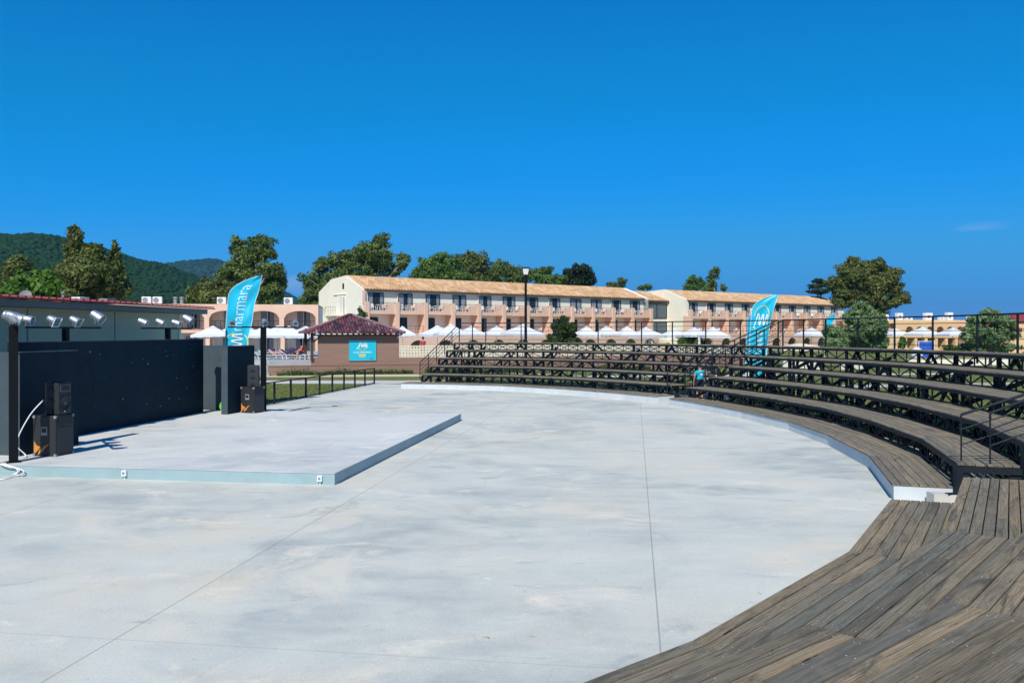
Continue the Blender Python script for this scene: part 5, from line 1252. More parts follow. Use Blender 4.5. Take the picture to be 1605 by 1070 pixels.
tree('eucalyptus_tree', 'broad eucalyptus rising behind the cream gable of the hotel', 560, 146,
     [(598, 380, 14, 12), (586, 396, 24, 16), (560, 402, 24, 14), (532, 410, 22, 14), (504, 418, 18, 12), (492, 438, 20, 18), (540, 432, 28, 18), (576, 424, 24, 18), (604, 410, 14, 16), (616, 426, 10, 12), (632, 412, 11, 14), (510, 456, 28, 18), (486, 466, 16, 18), (560, 446, 28, 14), (498, 486, 20, 14)], .52, 'euc', 'palebark', density=26, trunk_r=.5, seed=7, sub=11)
tree('eucalyptus_tree', 'wide green eucalyptus over the hotel roof next to the gable tree', 690, 165,
     [(668, 416, 16, 14), (690, 410, 18, 14), (712, 416, 18, 14), (656, 432, 16, 14), (684, 430, 26, 16), (716, 434, 22, 14), (700, 444, 26, 12)], .52, 'mid', 'palebark', density=22, trunk_r=.4, seed=8)
tree('eucalyptus_tree', 'tall brownish eucalyptus above the middle of the hotel roof', 742, 170,
     [(736, 406, 18, 12), (754, 414, 16, 14), (732, 424, 22, 14), (760, 430, 18, 14), (742, 442, 28, 12)], .54, 'brownish', 'palebark', density=22, trunk_r=.4, seed=9)
tree('eucalyptus_tree', 'green eucalyptus behind the hotel ridge short of the lamp post', 788, 174, [(780, 420, 13, 12), (796, 424, 14, 12), (786, 438, 22, 12), (806, 436, 12, 12)], .52, 'euc', 'palebark', density=24, trunk_r=.35, seed=10)
tree('eucalyptus_tree', 'brownish green tree directly behind the tall lamp post', 818, 178, [(812, 426, 12, 10), (826, 432, 14, 12), (806, 442, 20, 9)], .5, 'brownish', density=24, trunk_r=.3, seed=11)
tree('leafy_tree', 'fresh green tree beyond the ridge just past the lamp post', 852, 176, [(842, 428, 12, 10), (858, 424, 10, 8), (850, 438, 20, 12), (870, 440, 14, 10), (880, 438, 10, 10)], .5, 'mid', density=26, trunk_r=.3, seed=12)
tree('evergreen_tree', 'dense dark evergreen rising over the hotel ridge', 908, 182, [(910, 424, 14, 11), (898, 434, 16, 12), (922, 438, 12, 14), (908, 446, 24, 12), (890, 428, 6, 7)], .5, 'dark', density=36, trunk_r=.35, seed=13)
tree('small_tree', 'small brownish tree over the hotel ridge beyond the dark evergreen', 966, 200, [(974, 440, 7, 7), (968, 448, 12, 7), (956, 448, 5, 6)], .5, 'brownish', density=26, trunk_r=.2, seed=14)
tree('small_tree', 'little green treetop showing above the stair tower roof', 1012, 205, [(1006, 451, 6, 4), (1016, 450, 7, 4)], .5, 'mid', density=30, trunk_r=.15, seed=15)
tree('poplar_tree', 'slender green tree behind the second hotel wing, fuller of two', 1088, 196, [(1084, 440, 8, 10), (1094, 446, 10, 10), (1078, 450, 7, 8), (1104, 450, 10, 8)], .5, 'mid', density=26, trunk_r=.2, seed=16)
tree('poplar_tree', 'slender dark tree with leaning top behind the second hotel wing', 1118, 200, [(1120, 428, 8, 8), (1116, 440, 7, 9), (1120, 452, 10, 8), (1133, 452, 5, 7)], .5, 'euc', 'palebark', density=24, trunk_r=.2, seed=17)
tree('eucalyptus_tree', 'huge dark round eucalyptus beyond the end of the hotel', 1360, 150,
     [(1338, 414, 16, 9), (1352, 420, 24, 14), (1372, 418, 12, 12), (1330, 436, 26, 18), (1372, 444, 26, 20), (1396, 432, 16, 14), (1396, 452, 18, 14), (1350, 456, 34, 20), (1306, 448, 16, 14), (1408, 468, 15, 10), (1386, 478, 20, 14), (1318, 466, 24, 14)], .5, 'brownish', density=40, trunk_r=.5, seed=18, sub=12)
tree('cedar_tree', 'dark layered cedar beside the huge round eucalyptus', 1288, 178, [(1284, 440, 9, 3), (1280, 449, 13, 3.5), (1290, 444, 8, 4), (1284, 458, 16, 4)], .5, 'dark', density=60, trunk_r=.25, seed=19)
tree('olive_tree', 'big silvery olive tree standing behind the bleacher railing', 1345, 74,
     [(1356, 488, 24, 13), (1344, 498, 19, 12), (1376, 500, 18, 14), (1320, 522, 22, 14), (1350, 516, 34, 20), (1378, 524, 18, 18), (1304, 536, 14, 12), (1338, 538, 36, 12), (1372, 542, 20, 10), (1350, 478, 8, 7)], .27, 'olive', density=190, trunk_r=.16, seed=20, elong=2.6, sub=11)
tree('olive_tree', 'smaller silvery olive tree in front of the red roofed houses', 1552, 66,
     [(1548, 496, 20, 10), (1532, 508, 20, 12), (1570, 508, 22, 14), (1522, 526, 18, 14), (1552, 526, 30, 16), (1584, 526, 16, 16), (1540, 544, 30, 8), (1578, 546, 22, 8)], .24, 'olive', density=170, trunk_r=.13, seed=21, elong=2.4)
tree('ornamental_tree', 'dense round dark green tree rising behind the far bleachers', 884, 70, [(884, 505, 9, 9), (876, 516, 12, 10), (893, 516, 11, 10), (884, 528, 20, 12), (870, 534, 12, 8), (898, 534, 12, 8)], .22, 'ornament', density=330, trunk_r=.14, base_z=tz, seed=22)
tree('shrub', 'small conical green shrub on the lawn before the ochre arches', 1416, 84, [(1416, 533, 4, 5), (1415, 541, 7, 6)], .24, 'mid', density=200, trunk_r=.06, seed=23, cat='shrub', limbs=False)
tree('shrub', 'thin yellowish plant above the kiosk roof against the cream gable', 568, 84, [(564, 486, 4, 5), (568, 493, 7, 6), (561, 497, 5, 5)], .26, 'hedge', density=100, trunk_r=.05, base_z=tz, seed=24, cat='shrub', limbs=False)
tree('palm_bush', 'low spiky green palm among the white parasols', 1084, 82, [(1084, 537, 16, 4), (1092, 540, 12, 4), (1074, 541, 8, 4)], .5, 'mid', density=90, trunk_r=.1, base_z=tz, seed=25, cat='palm', elong=4)
tree('shrub', 'low yellow green shrub below the last far parasol', 1493, 84, [(1488, 545, 8, 4), (1500, 547, 7, 4)], .24, 'hedge', density=220, trunk_r=.05, seed=26, cat='shrub', limbs=False)
rs = np.random.RandomState(5)
for k, (s0h, s1h, lab) in enumerate(((-.6, 9.5, 'low ragged green hedge at the foot of the brown kiosk wall'), (10.5, 19, 'low green hedge under the pierced block wall, nearer the kiosk'), (21, 30, 'low green hedge under the brown wall behind the middle bleachers'))):
    t = thing('hedge', lab, 'hedge', WF((s0h + s1h) / 2, .6, 0)); pts = []
    for i in range(2600):
        s = rs.uniform(s0h, s1h); hgt = .22 + .2 * (math.sin(s * 1.9 + k) * .5 + .5) * (math.sin(s * .6) * .4 + .7); p = WF(s, .25 + rs.uniform(0, .5), abs(rs.normal(0, .5)) * hgt + .02); pts.append(tuple(p))
    leaves_mesh('foliage', np.array(pts), .14, M['hedge'], t, rs)
    q = MB(); q.bar(WF(s0h, .45, .08), WF(s1h, .45, .08), .05, .1); q.build('stem', M['bark'], t)
# tufts of grass along the fence and behind the stands
N = 26000; gx = rs.uniform(-34, -5, N); gy = rs.uniform(33, 50.5, N); keep = []
for x, y in zip(gx, gy):
    a = V2.x * x + V2.y * y
    if a < -16.05: keep.append((x, y))
def grass_patch(name, pts, hgt):
    q = np.array(pts); n = len(q); an = rs.uniform(0, 6.28, n); w_ = .02; h = hgt * rs.uniform(.4, 1.2, n); ln = rs.normal(0, .03, (n, 2))
    v = np.zeros((n, 3, 3)); v[:, 0, 0] = q[:, 0] - np.cos(an) * w_; v[:, 0, 1] = q[:, 1] - np.sin(an) * w_; v[:, 1, 0] = q[:, 0] + np.cos(an) * w_; v[:, 1, 1] = q[:, 1] + np.sin(an) * w_; v[:, 2, 0] = q[:, 0] + ln[:, 0]; v[:, 2, 1] = q[:, 1] + ln[:, 1]; v[:, :2, 2] = -.02; v[:, 2, 2] = h
    me = bpy.data.meshes.new(name); me.vertices.add(3 * n); me.vertices.foreach_set('co', v.ravel().astype(np.float32)); me.loops.add(3 * n); me.loops.foreach_set('vertex_index', np.arange(3 * n, dtype=np.int32)); me.polygons.add(n); me.polygons.foreach_set('loop_start', np.arange(0, 3 * n, 3, dtype=np.int32)); me.update(calc_edges=True)
    me.materials.append(M['grassblade']); o = bpy.data.objects.new(name, me); COL.objects.link(o); o['kind'] = 'stuff'; return o
M['grassblade'] = leaf_material('grass_blades', (.075, .12, .02), (.24, .25, .07), .2)
grass_patch('grass', keep, .07)
bx = []
while len(bx) < 22000:
    y = rs.uniform(16, 64); x = rs.uniform(4, 42)
    if abs(x / y) < .66 and (x + 17.2) ** 2 + (y - 26) ** 2 > 29.0 ** 2 and y < 58: bx.append((x, y))
grass_patch('grass', bx, .08)

# ------------------------------------------------------------------ parasols
def parasol_proto(half=1.6, rise=.82, mat='canvas', label='', zr=1.95):
    t = thing('parasol', label, 'parasol', (0, 0, 0), 'white parasols round the pool')
    q = MB(); n = 8
    ring = [Vector((half * c, half * s, zr)) for c, s in ((1, 1), (0, 1.02), (-1, 1), (-1.02, 0), (-1, -1), (0, -1.02), (1, -1), (1.02, 0))][::-1]
    ring.reverse()
    mids = [Vector((p.x * .5, p.y * .5, zr + rise * .44)) for p in ring]; tops = [Vector((p.x * .17, p.y * .17, zr + rise * .80)) for p in ring]
    for k in range(n):
        j = (k + 1) % n
        for A, B in ((ring, mids), (mids, tops)):
            m = (A[k] + A[j] + B[k] + B[j]) / 4 - Vector((0, 0, .025)); q.face([A[k], A[j], B[j], B[k]])
        a, b = ring[k], ring[j]
        for i in range(4):
            p = a.lerp(b, i / 4); r = a.lerp(b, (i + 1) / 4); q.face([p + Vector((0, 0, -.24 + .03 * (i % 2))), r + Vector((0, 0, -.24 + .03 * ((i + 1) % 2))), r, p])
    c = q.build('canopy', M[mat], t)
    q = MB(); ri = [Vector((p.x * .24, p.y * .24, zr + rise * .78)) for p in ring]; ap = Vector((0, 0, zr + rise * 1.03))
    for k in range(n): q.face([ri[k], ri[(k + 1) % n], ap])
    q.build('vent_cap', M[mat], c)
    q = MB(); q.tube([(0, 0, 0), (0, 0, zr + rise * .98)], .035, 8); q.build('pole', M['white'], t)
    q = MB()
    for p in ring: q.bar((0, 0, zr + rise * .76), p + Vector((0, 0, -.02)), .02); q.bar((0, 0, zr - .15), (p.x * .52, p.y * .52, zr + rise * .40), .018)
    q.build('ribs', M['white'], t)
    q = MB(); q.lathe([(.0, 0), (.36, 0), (.36, .06), (.10, .10), (.06, .3), (.0, .3)], n=14); q.build('base', M['grey'], t)
    return t
SPOTS = [  # column, rim row, half width px, distance, label, base z
 (335, 527, 30, 72, 'white parasol nearest the dark stage wall in front of the salmon block'),
 (362, 526, 29, 76, 'white parasol mostly hidden behind the tall turquoise flag'),
 (390, 528, 28, 73, 'white parasol between the tall flag and the black lamp post'),
 (414, 527, 30, 71, 'white parasol directly behind the black lamp post'),
 (435, 526, 28, 76, 'white parasol one along from the black lamp post'),
 (452, 527, 31, 72, 'white parasol two along from the black lamp post'),
 (478, 527, 30, 74, 'white parasol whose edge meets the kiosk roof'),
 (632, 526, 22, 80, 'white parasol just past the free end of the kiosk'),
 (686, 525, 28, 82, 'white parasol overlapping a taller one above the pierced wall'),
 (707, 524, 30, 78, 'tall white parasol behind the top of the far stair railing'),
 (738, 524, 22, 92, 'white parasol tucked behind the tall one by the stair railing'),
 (778, 524, 24, 92, 'white parasol midway between the stair railing and the lamp post'),
 (818, 524, 32, 78, 'wide white parasol directly behind the tall lamp post'),
 (918, 526, 22, 78, 'white parasol just beyond the dense round tree'),
 (952, 525, 21, 84, 'white parasol second beyond the dense round tree'),
 (983, 525, 20, 86, 'white parasol third beyond the dense round tree'),
 (1013, 527, 25, 80, 'wide white parasol below the glazed stair window'),
 (1056, 528, 24, 84, 'white parasol below the cream stair tower wall'),
 (1088, 527, 27, 82, 'white parasol over the low spiky palm'),
 (1116, 527, 26, 80, 'white parasol behind the sloping handrail of the middle gap'),
 (1271, 526, 20, 88, 'white parasol between the feather flags and the big olive tree'),
 (1405, 525, 16, 100, 'white parasol beside the big olive tree before the ochre wall'),
 (1446, 524, 20, 98, 'white parasol below the first ochre arches'),
 (1494, 525, 22, 96, 'white parasol closest to the small olive tree'),
]
proto = parasol_proto(label=SPOTS[0][4])
proto2 = None
for i, (px, row, hw, d, lab) in enumerate(SPOTS):
    low = px > 1140
    if low and proto2 is None: o = proto2 = parasol_proto(label=lab, zr=2.85, rise=.7)
    else: o = proto if i == 0 else copy_tree(proto2 if low else proto, lab)
    zr = px_z(row, d); k = hw * d / F / 1.6 / 1.08 * (.86 if 600 < px < 1140 else 1)
    bz = tz if (px < 1140) else 0.0
    o.location = (px_x(px, d), d, bz); o.scale = (k, k, (zr + .12 - bz) / (2.85 if low else 1.95)); o.rotation_euler = (R((i * 53) % 7 - 3) * .6, R((i * 29) % 7 - 3) * .6, R(20 + (i * 37) % 25 - 12))
o = parasol_proto(1.6, .45, 'cream_canvas', 'low cream parasol in front of the salmon arcade of the second wing'); o.location = (px_x(1254, 78), 78, -.25)
del o['group']; o.scale = (1.55, 1.55, 1.0)
t = thing('parasol', 'closed white parasol standing upright by the palm', 'parasol', (px_x(1096, 80), 80, tz))
q = MB(); c = Vector((px_x(1096, 80), 80, tz)); q.lathe([(.05, .7), (.13, .9), (.11, 1.9), (.05, 2.5), (.0, 2.6)], Matrix.Translation(c), 10); q.build('canopy', M['canvas'], t, smooth=True)
q = MB(); q.lathe([(.03, 0), (.03, .75)], Matrix.Translation(c), 8); q.build('pole', M['white'], t)

# ------------------------------------------------------------------ balcony furniture
def chair_proto():
    t = thing('balcony_chair', 'x', 'chair', (0, 0, 0), 'white plastic chairs on the hotel balconies'); q = MB()
    q.box((0, 0, .42), (.48, .46, .04)); q.mbox(Matrix.Translation((0, .24, .66)) @ Matrix.Rotation(R(-10), 4, 'X'), (.46, .04, .46))
    for a in (-1, 1):
        q.bar((a * .22, -.2, 0), (a * .2, -.18, .62), .05); q.bar((a * .22, .24, 0), (a * .2, .2, .45), .05); q.bar((a * .22, -.22, .63), (a * .22, .24, .66), .06, .03)
    q.build('shell', M['white'], t); return t
def table_proto():
    t = thing('balcony_table', 'x', 'table', (0, 0, 0), 'white plastic tables on the hotel balconies'); q = MB()
    q.lathe([(.0, .70), (.34, .70), (.35, .72), (.34, .74), (.0, .74)], n=16); q.build('top', M['white'], t)
    q = MB()
    for a in range(4): g = a * math.pi / 2 + .7; q.bar((.26 * math.cos(g), .26 * math.sin(g), 0), (.12 * math.cos(g), .12 * math.sin(g), .70), .05)
    q.build('legs', M['white'], t); return t
cp, tp = chair_proto(), table_proto(); used = [0, 0]
def put(kind, lab, loc, rz):
    p = cp if kind == 0 else tp
    if used[kind]: o = copy_tree(p, lab)
    else: o = p; o['label'] = lab; used[kind] = 1
    o.location = loc; o.rotation_euler = (0, 0, rz)
angE = math.atan2(HE.y, HE.x)
fr_ = random.Random(8)
for wname, s_f, pit, nb_ in (('long wing', -.45, BAY, 12), ('second wing', S2 - .35, BAY2, 10)):
    for k in range(nb_):
        a = s_f + k * pit + .5; far = ' as counted from its stair tower' if wname == 'second wing' else ' as counted from its cream gable'
        w_ = pit * .62
        nm = f'{ORD[k]} upper balcony from the ' + ('hotel gable' if 'long' in wname else 'stair tower')
        end = 'gable' if 'long' in wname else 'tower'
        put(0, f'white plastic chair nearer the {end}, {nm}', HF(a + w_ * .30, .85 + fr_.uniform(-.1, .2), FL3), angE + R(90) + fr_.uniform(-.3, .3))
        put(1, f'small white plastic table, {nm}', HF(a + w_ * .55, .9, FL3), fr_.uniform(0, 1))
        put(0, f'white plastic chair by parapet, {nm}', HF(a + w_ * .82, .9 + fr_.uniform(-.1, .2), FL3), angE - R(90) + fr_.uniform(-.4, .4))
        if k % 2 == 0 or 'second' in wname:
            nm2 = f'{ORD[k]} lower terrace from the ' + ('hotel gable' if 'long' in wname else 'stair tower')
            put(0, f'white plastic chair on the {nm2}', HF(a + pit * .52, 1.0, FL2), angE - R(90) + fr_.uniform(-.4, .4))

# ------------------------------------------------------------------ feather flags
def refine(tm):
    """cut lettering into small faces so that it can follow the rippled cloth"""
    me = bpy.data.meshes.new('letters'); me.from_pydata(tm.v, [], tm.f); b = bmesh.new(); b.from_mesh(me)
    bmesh.ops.triangulate(b, faces=b.faces[:])
    for _ in range(4):
        lg = [e for e in b.edges if e.calc_length() > .12]
        if not lg: break
        bmesh.ops.subdivide_edges(b, edges=lg, cuts=1); bmesh.ops.triangulate(b, faces=[f for f in b.faces if len(f.verts) > 3])
    b.verts.index_update(); tm.v = [v.co[:] for v in b.verts]; tm.f = [tuple(v.index for v in f.verts) for f in b.faces]; tm.mi = [0] * len(tm.f); tm.uv = [None] * len(tm.f)
    b.free(); bpy.data.meshes.remove(me); return tm
def feather_flag(label, base, height, width, lean_dir, lines, seed=0, arc_top=True, z_start=.7, facing=None, plain=False):
    """tall sail-shaped banner on a curved whip pole; local x runs across the sail, z up"""
    base = Vector(base); t = thing('feather_flag', label, 'flag', base)
    X = Vector((lean_dir[0], lean_dir[1], 0)).normalized(); Y = Vector((X.y, -X.x, 0))        # Y = printed side
    H = height
    def left_edge(v):      # pole side
        return .10 * H * max(0, v) ** 2.2 * .55 + (0 if v < .80 else ((v - .80) / .20) ** 2.6 * width * .98)
    def right_edge(v):
        lo = width * (.78 + .28 * v) + .10 * H * max(0, v) ** 2.2 * .55
        if v > .78: return max(left_edge(v) + .02, lo + (v - .78) / .22 * width * .14)
        return lo
    def ripple(u, v): return .06 * math.sin(v * 9 + u * 3.2 + seed) + .035 * math.sin(v * 21 - u * 9 + seed * 2) + .022 * math.sin(u * 13 + v * 8) + .03 * math.sin(u * 8 - v * 3 + seed)
    def pt(u, v, off=0.0):
        le, re_ = left_edge(v), right_edge(v); x = le + (re_ - le) * u; z = z_start + (H - z_start) * v - (.0 if v < .8 else 0)
        return base + X * x + Y * (ripple(u, v) * (.3 + u) + off) + Vector((0, 0, z))
    q = MB(); nu, nv = 16, 70
    for s_, off in ((1, .004), (-1, -.004)):
        i0 = len(q.v)
        for j in range(nv + 1):
            for i in range(nu + 1): q.v.append(tuple(pt(i / nu, j / nv, off)))
        for j in range(nv):
            for i in range(nu):
                a = i0 + j * (nu + 1) + i; f = (a, a + 1, a + nu + 2, a + nu + 1); q.f.append(f if s_ > 0 else f[::-1]); q.mi.append(0); q.uv.append(None)
    sail = q.build('sail', M['cyan'], t, smooth=True)
    q = MB(); q.tube([base] + [pt(0, v, 0) + X * -.02 for v in [k / 24 for k in range(0, 25)]], [.03] + [.026 - .016 * k / 24 for k in range(25)], 8); q.build('pole', M['white'], t)
    q = MB(); q.box(base + Vector((0, 0, .04)), (.5, .5, .08)); q.build('foot', M['grey'], t)
    hem = MB(); hem.tube([pt(1, k / 40, 0) for k in range(0, 41)], .012, 6); hem.build('hem', M['sign_white'], sail)
    for kind, arg in lines:
        if kind == 'text':
            txt, v0, v1, u0, flip = arg      # word runs up the sail from v0 to v1
            size = 1.0; tm = text_mb(txt, size, None, 0.0, offset=-.014); tm = refine(tm)
            xs = [p[0] for p in tm.v]; ys = [p[1] for p in tm.v]; x0, x1, y0, y1 = min(xs), max(xs), min(ys), max(ys)
            nv_ = []
            hu = .29
            for p in tm.v:
                f = (p[0] - x0) / (x1 - x0); g_ = (p[1] - y0) / (y1 - y0)
                v = v0 + (v1 - v0) * f if not flip else v1 - (v1 - v0) * f
                u = u0 + hu * (.5 - g_) * (1 if not flip else -1); nv_.append(tuple(pt(u, v, .014)))
            tm.v = nv_; tm.build('lettering', M['sign_white'], sail)
        elif kind == 'line':
            pts, wd, mat = arg; q = MB()
            fine = [(a[0] + (b[0] - a[0]) * i / 8, a[1] + (b[1] - a[1]) * i / 8) for a, b in zip(pts, pts[1:]) for i in range(8)] + [pts[-1]]
            for a, b in zip(fine, fine[1:]):
                p, r = pt(a[0], a[1], .016), pt(b[0], b[1], .016); d = (r - p)
                if d.length < 1e-5: continue
                nrm = d.normalized().cross(Y) * wd / 2; e = d.normalized() * wd * .3
                q.face([p - e + nrm, p - e - nrm, r + e - nrm, r + e + nrm])
            q.build('emblem', M[mat], sail)
    return t
emb = [(.15, 0), (.22, .045), (.32, .13), (.36, .14), (.40, .115), (.43, .03), (.46, .025), (.56, .13), (.60, .13), (.64, .03), (.67, .025), (.77, .13), (.82, .12), (.84, .03)]
def emblem(v, h, turned=False):
    L = []
    def tr(x, y):      # the mark, upright or turned with the word
        return (x, v + h * y / .14) if not turned else (.80 - .55 * y / .14, v + h * (x - .15) / .7)
    L.append(('line', ([tr(x, y) for x, y in emb], .06, 'sign_white')))
    arc = [tr(.5 + .40 * math.cos(R(a)), .06 + .16 * math.sin(R(a))) for a in range(20, 165, 10)]
    arc2 = [tr(.5 + .36 * math.cos(R(a)), .06 - .12 * math.sin(R(a))) for a in range(30, 155, 12)]
    L.append(('line', (arc, .045, 'sign_yellow'))); L.append(('line', (arc2, .045, 'sign_yellow')))
    return L
dfl = 36.0; b = Vector((px_x(352, dfl), dfl, 0))
feather_flag('tall turquoise feather flag with white lettering behind the stage end wall', b, px_z(433, dfl), 1.25, (.98, -.18), [('text', ('marmara', .50, .92, .52, False))] + emblem(.30, .17, True), seed=1, z_start=.9)
d2 = 53.0
feather_flag('large turquoise feather flag behind the middle gap of the bleachers', Vector((px_x(1174, d2), d2, 0)), px_z(462, d2), 1.25, (.99, -.12), emblem(.60, .17) + [('text', ('marmara', .10, .56, .50, False))], seed=3, z_start=.35)
d3 = 58.0
feather_flag('narrow turquoise feather flag edge-on behind the larger one', Vector((px_x(1169, d3), d3, 0)), px_z(487, d3), .95, (.45, -.9), [('text', ('marmara', .12, .7, .5, False))], seed=5, z_start=.35)
d4 = 90.0
feather_flag('distant slim turquoise feather flag beside the big olive tree', Vector((px_x(1293, d4), d4, 0)), px_z(492, d4), .75, (.7, -.7), [], seed=7, z_start=1.2)

# ------------------------------------------------------------------ lamp post
lx = px_x(824, 60); lp = thing('street_lamp', 'tall thin black street lamp with square glass lantern rising behind bleachers', 'street lamp', (lx, 60, 0))
ztop = px_z(431, 60)
q = MB(); q.tube([(lx, 60, 0), (lx, 60, 1.0), (lx, 60, ztop)], [.13, .11, .085], 12); q.build('pole', M['pole'], lp)
q = MB(); q.lathe([(.0, 0), (.2, .0), (.2, .25), (.13, .4), (.12, .6)], Matrix.Translation((lx, 60, 0)), 14); q.build('base', M['pole'], lp)
hd = MB()
for a in (-1, 1):
    for b_ in (-1, 1): hd.bar((lx + a * .17, 60 + b_ * .17, ztop), (lx + a * .25, 60 + b_ * .25, ztop + .5), .025)
hd.box((lx, 60, ztop + .52), (.56, .56, .05)); hd.box((lx, 60, ztop), (.38, .38, .05)); hd = hd.build('lantern', M['pole'], lp)
q = MB(); q.hexa([(lx - .15, 59.85, ztop + .03), (lx + .15, 59.85, ztop + .03), (lx + .15, 60.15, ztop + .03), (lx - .15, 60.15, ztop + .03)], [(lx - .23, 59.77, ztop + .48), (lx + .23, 59.77, ztop + .48), (lx + .23, 60.23, ztop + .48), (lx - .23, 60.23, ztop + .48)]); q.build('glass', M['white'], hd)

# ------------------------------------------------------------------ people
def skin_mesh(name, verts, edges, radii, mat, parent, loc, root=0, sub=3):
    me = bpy.data.meshes.new('body_tmp'); me.from_pydata([tuple(v) for v in verts], edges, []); o = bpy.data.objects.new('body_tmp', me); COL.objects.link(o)
    md = o.modifiers.new('skin', 'SKIN'); md.use_smooth_shade = True
    if not me.skin_vertices: me.skin_vertices.new()
    for k, r in enumerate(radii):
        sv = me.skin_vertices[0].data[k]; sv.radius = (r, r) if not isinstance(r, tuple) else r; sv.use_root = (k == root)
    ss = o.modifiers.new('sub', 'SUBSURF'); ss.levels = sub; ss.render_levels = sub
    dg = bpy.context.evaluated_depsgraph_get(); m2 = bpy.data.meshes.new_from_object(o.evaluated_get(dg)); m2.name = name; m2.materials.clear(); m2.materials.append(mat)
    bpy.data.objects.remove(o); bpy.data.meshes.remove(me)
    ob_ = bpy.data.objects.new(name, m2); COL.objects.link(ob_); ob_.parent = parent; return ob_
def person(label, loc, rz, J, shirt, shorts, hair_len=.0, sleeve=.5, height=1.75, hair='hair'):
    """J: joint positions for a 1.75 m figure; x to the figure's left, -y is the way it faces, z up"""
    t = thing('person', label, 'person', (0, 0, 0)); k = height / 1.75
    V, E, Rr, ix = [], [], [], {}
    def add(nm, p, r, par=None):
        ix[nm] = len(V); V.append(Vector(p) * k); Rr.append(r * k if not isinstance(r, tuple) else (r[0] * k, r[1] * k))
        if par: E.append((ix[par], ix[nm]))
    g = lambda n: Vector(J[n])
    add('pelvis', g('pelvis'), (.15, .105)); mid = g('pelvis').lerp(g('chest'), .5); add('waist', mid, (.125, .095), 'pelvis'); add('chest', g('chest'), (.155, .11), 'waist')
    add('neck', g('neck'), .055, 'chest'); hd = g('head'); add('jaw', g('neck').lerp(hd, .45) + (hd - g('neck')).normalized() * .0, .06, 'neck'); add('head', hd, (.078, .092), 'jaw'); up = (hd - g('neck')).normalized(); add('crown', hd + up * .085, (.062, .075), 'head')
    for s in ('L', 'R'):
        add('sh' + s, g('sh' + s), .058, 'chest'); add('el' + s, g('el' + s), .042, 'sh' + s); add('wr' + s, g('wr' + s), .028, 'el' + s)
        d = (g('wr' + s) - g('el' + s)).normalized(); palm = g('wr' + s) + d * .07; add('palm' + s, palm, (.040, .020), 'wr' + s)
        sd_ = d.cross(Vector((0, 1, 0))); sd_ = sd_.normalized() if sd_.length > .1 else Vector((1, 0, 0)); sd_ = d.cross(Vector((1, 0, 0))).normalized() if abs(d.x) < .8 else sd_
        for q_, (of, ln) in enumerate(((-.030, .070), (-.010, .082), (.010, .078), (.028, .062))):
            a = palm + d * .045 + sd_ * of; add(f'f{s}{q_}', a, .0085, 'palm' + s); add(f'g{s}{q_}', a + d * ln * .55 + Vector((0, -.008, 0)), .008, f'f{s}{q_}'); add(f'h{s}{q_}', a + d * ln + Vector((0, -.024, 0)), .007, f'g{s}{q_}')
        th = g('wr' + s) + d * .03 + sd_ * -.038; add('t' + s, th + d * .02 + sd_ * -.012, .010, 'palm' + s); add('u' + s, th + d * .055 + sd_ * -.022, .008, 't' + s)
        add('hip' + s, g('hip' + s), .092, 'pelvis'); add('kn' + s, g('kn' + s), .060, 'hip' + s); add('an' + s, g('an' + s), .040, 'kn' + s)
        f = Vector(J.get('toe' + s, g('an' + s) + Vector((0, -.15, -.05)))); add('toe' + s, f, (.042, .026), 'an' + s)
    body = skin_mesh('body', V, E, Rr, M['skin'], t, loc)
    bones = [(V[a], V[b]) for a, b in E]; names = list(ix); bn = [(names[a], names[b]) for a, b in E]
    rmean = [(x[0] + x[1]) / 2 if isinstance(x, tuple) else x for x in Rr]
    own = []
    for v in body.data.vertices:
        best = None
        for q_, (a, b) in enumerate(bones):
            ab = b - a; u = max(0, min(1, (v.co - a).dot(ab) / max(1e-9, ab.length_squared))); dd = (v.co - (a + ab * u)).length - (rmean[E[q_][0]] * (1 - u) + rmean[E[q_][1]] * u)
            if best is None or dd < best[0]: best = (dd, bn[q_], u)
        own.append(best)
    def garment(nm, parts, mat, grow):
        ok = {}
        for a, b, lo, hi in parts: ok[(a, b)] = (lo, hi)
        sel = [o[1] in ok and ok[o[1]][0] - .001 <= o[2] <= ok[o[1]][1] + .001 for o in own]
        q = MB(); mp = {}
        for p in body.data.polygons:
            if sum(sel[v] for v in p.vertices) >= len(p.vertices) - 1:
                f = []
                for v in p.vertices:
                    if v not in mp: mp[v] = len(q.v); w_ = body.data.vertices[v]; q.v.append(tuple(w_.co + w_.normal * grow))
                    f.append(mp[v])
                q.f.append(tuple(f)); q.mi.append(0); q.uv.append(None)
        o_ = q.build(nm, M[mat], None, smooth=True); o_.parent = t; sd2 = o_.modifiers.new('cloth', 'SOLIDIFY'); sd2.thickness = .006; return o_
    garment('shirt', [('pelvis', 'waist', .35, 1), ('waist', 'chest', 0, 1), ('chest', 'neck', 0, .55), ('chest', 'shL', 0, 1), ('shL', 'elL', 0, sleeve), ('chest', 'shR', 0, 1), ('shR', 'elR', 0, sleeve)], shirt, .013)
    if shorts: garment('shorts', [('pelvis', 'waist', 0, .6), ('pelvis', 'hipL', 0, 1), ('hipL', 'knL', 0, .8), ('pelvis', 'hipR', 0, 1), ('hipR', 'knR', 0, .8)], shorts, .018)
    q = MB(); hc = V[ix['head']] + up * .045 * k + Vector((0, .022, 0)); 
    q.lathe([(.0, .135), (.06, .118), (.095, .07), (.104, .01), (.098, -.04 - hair_len * .3), (.07, -.075 - hair_len)], Matrix.Translation(hc) @ up.to_track_quat('Z', 'Y').to_matrix().to_4x4() @ Matrix.Scale(k, 4), 14)
    h_ = q.build('hair', M[hair], None, smooth=True); h_.parent = t
    q = MB(); fc = V[ix['head']]
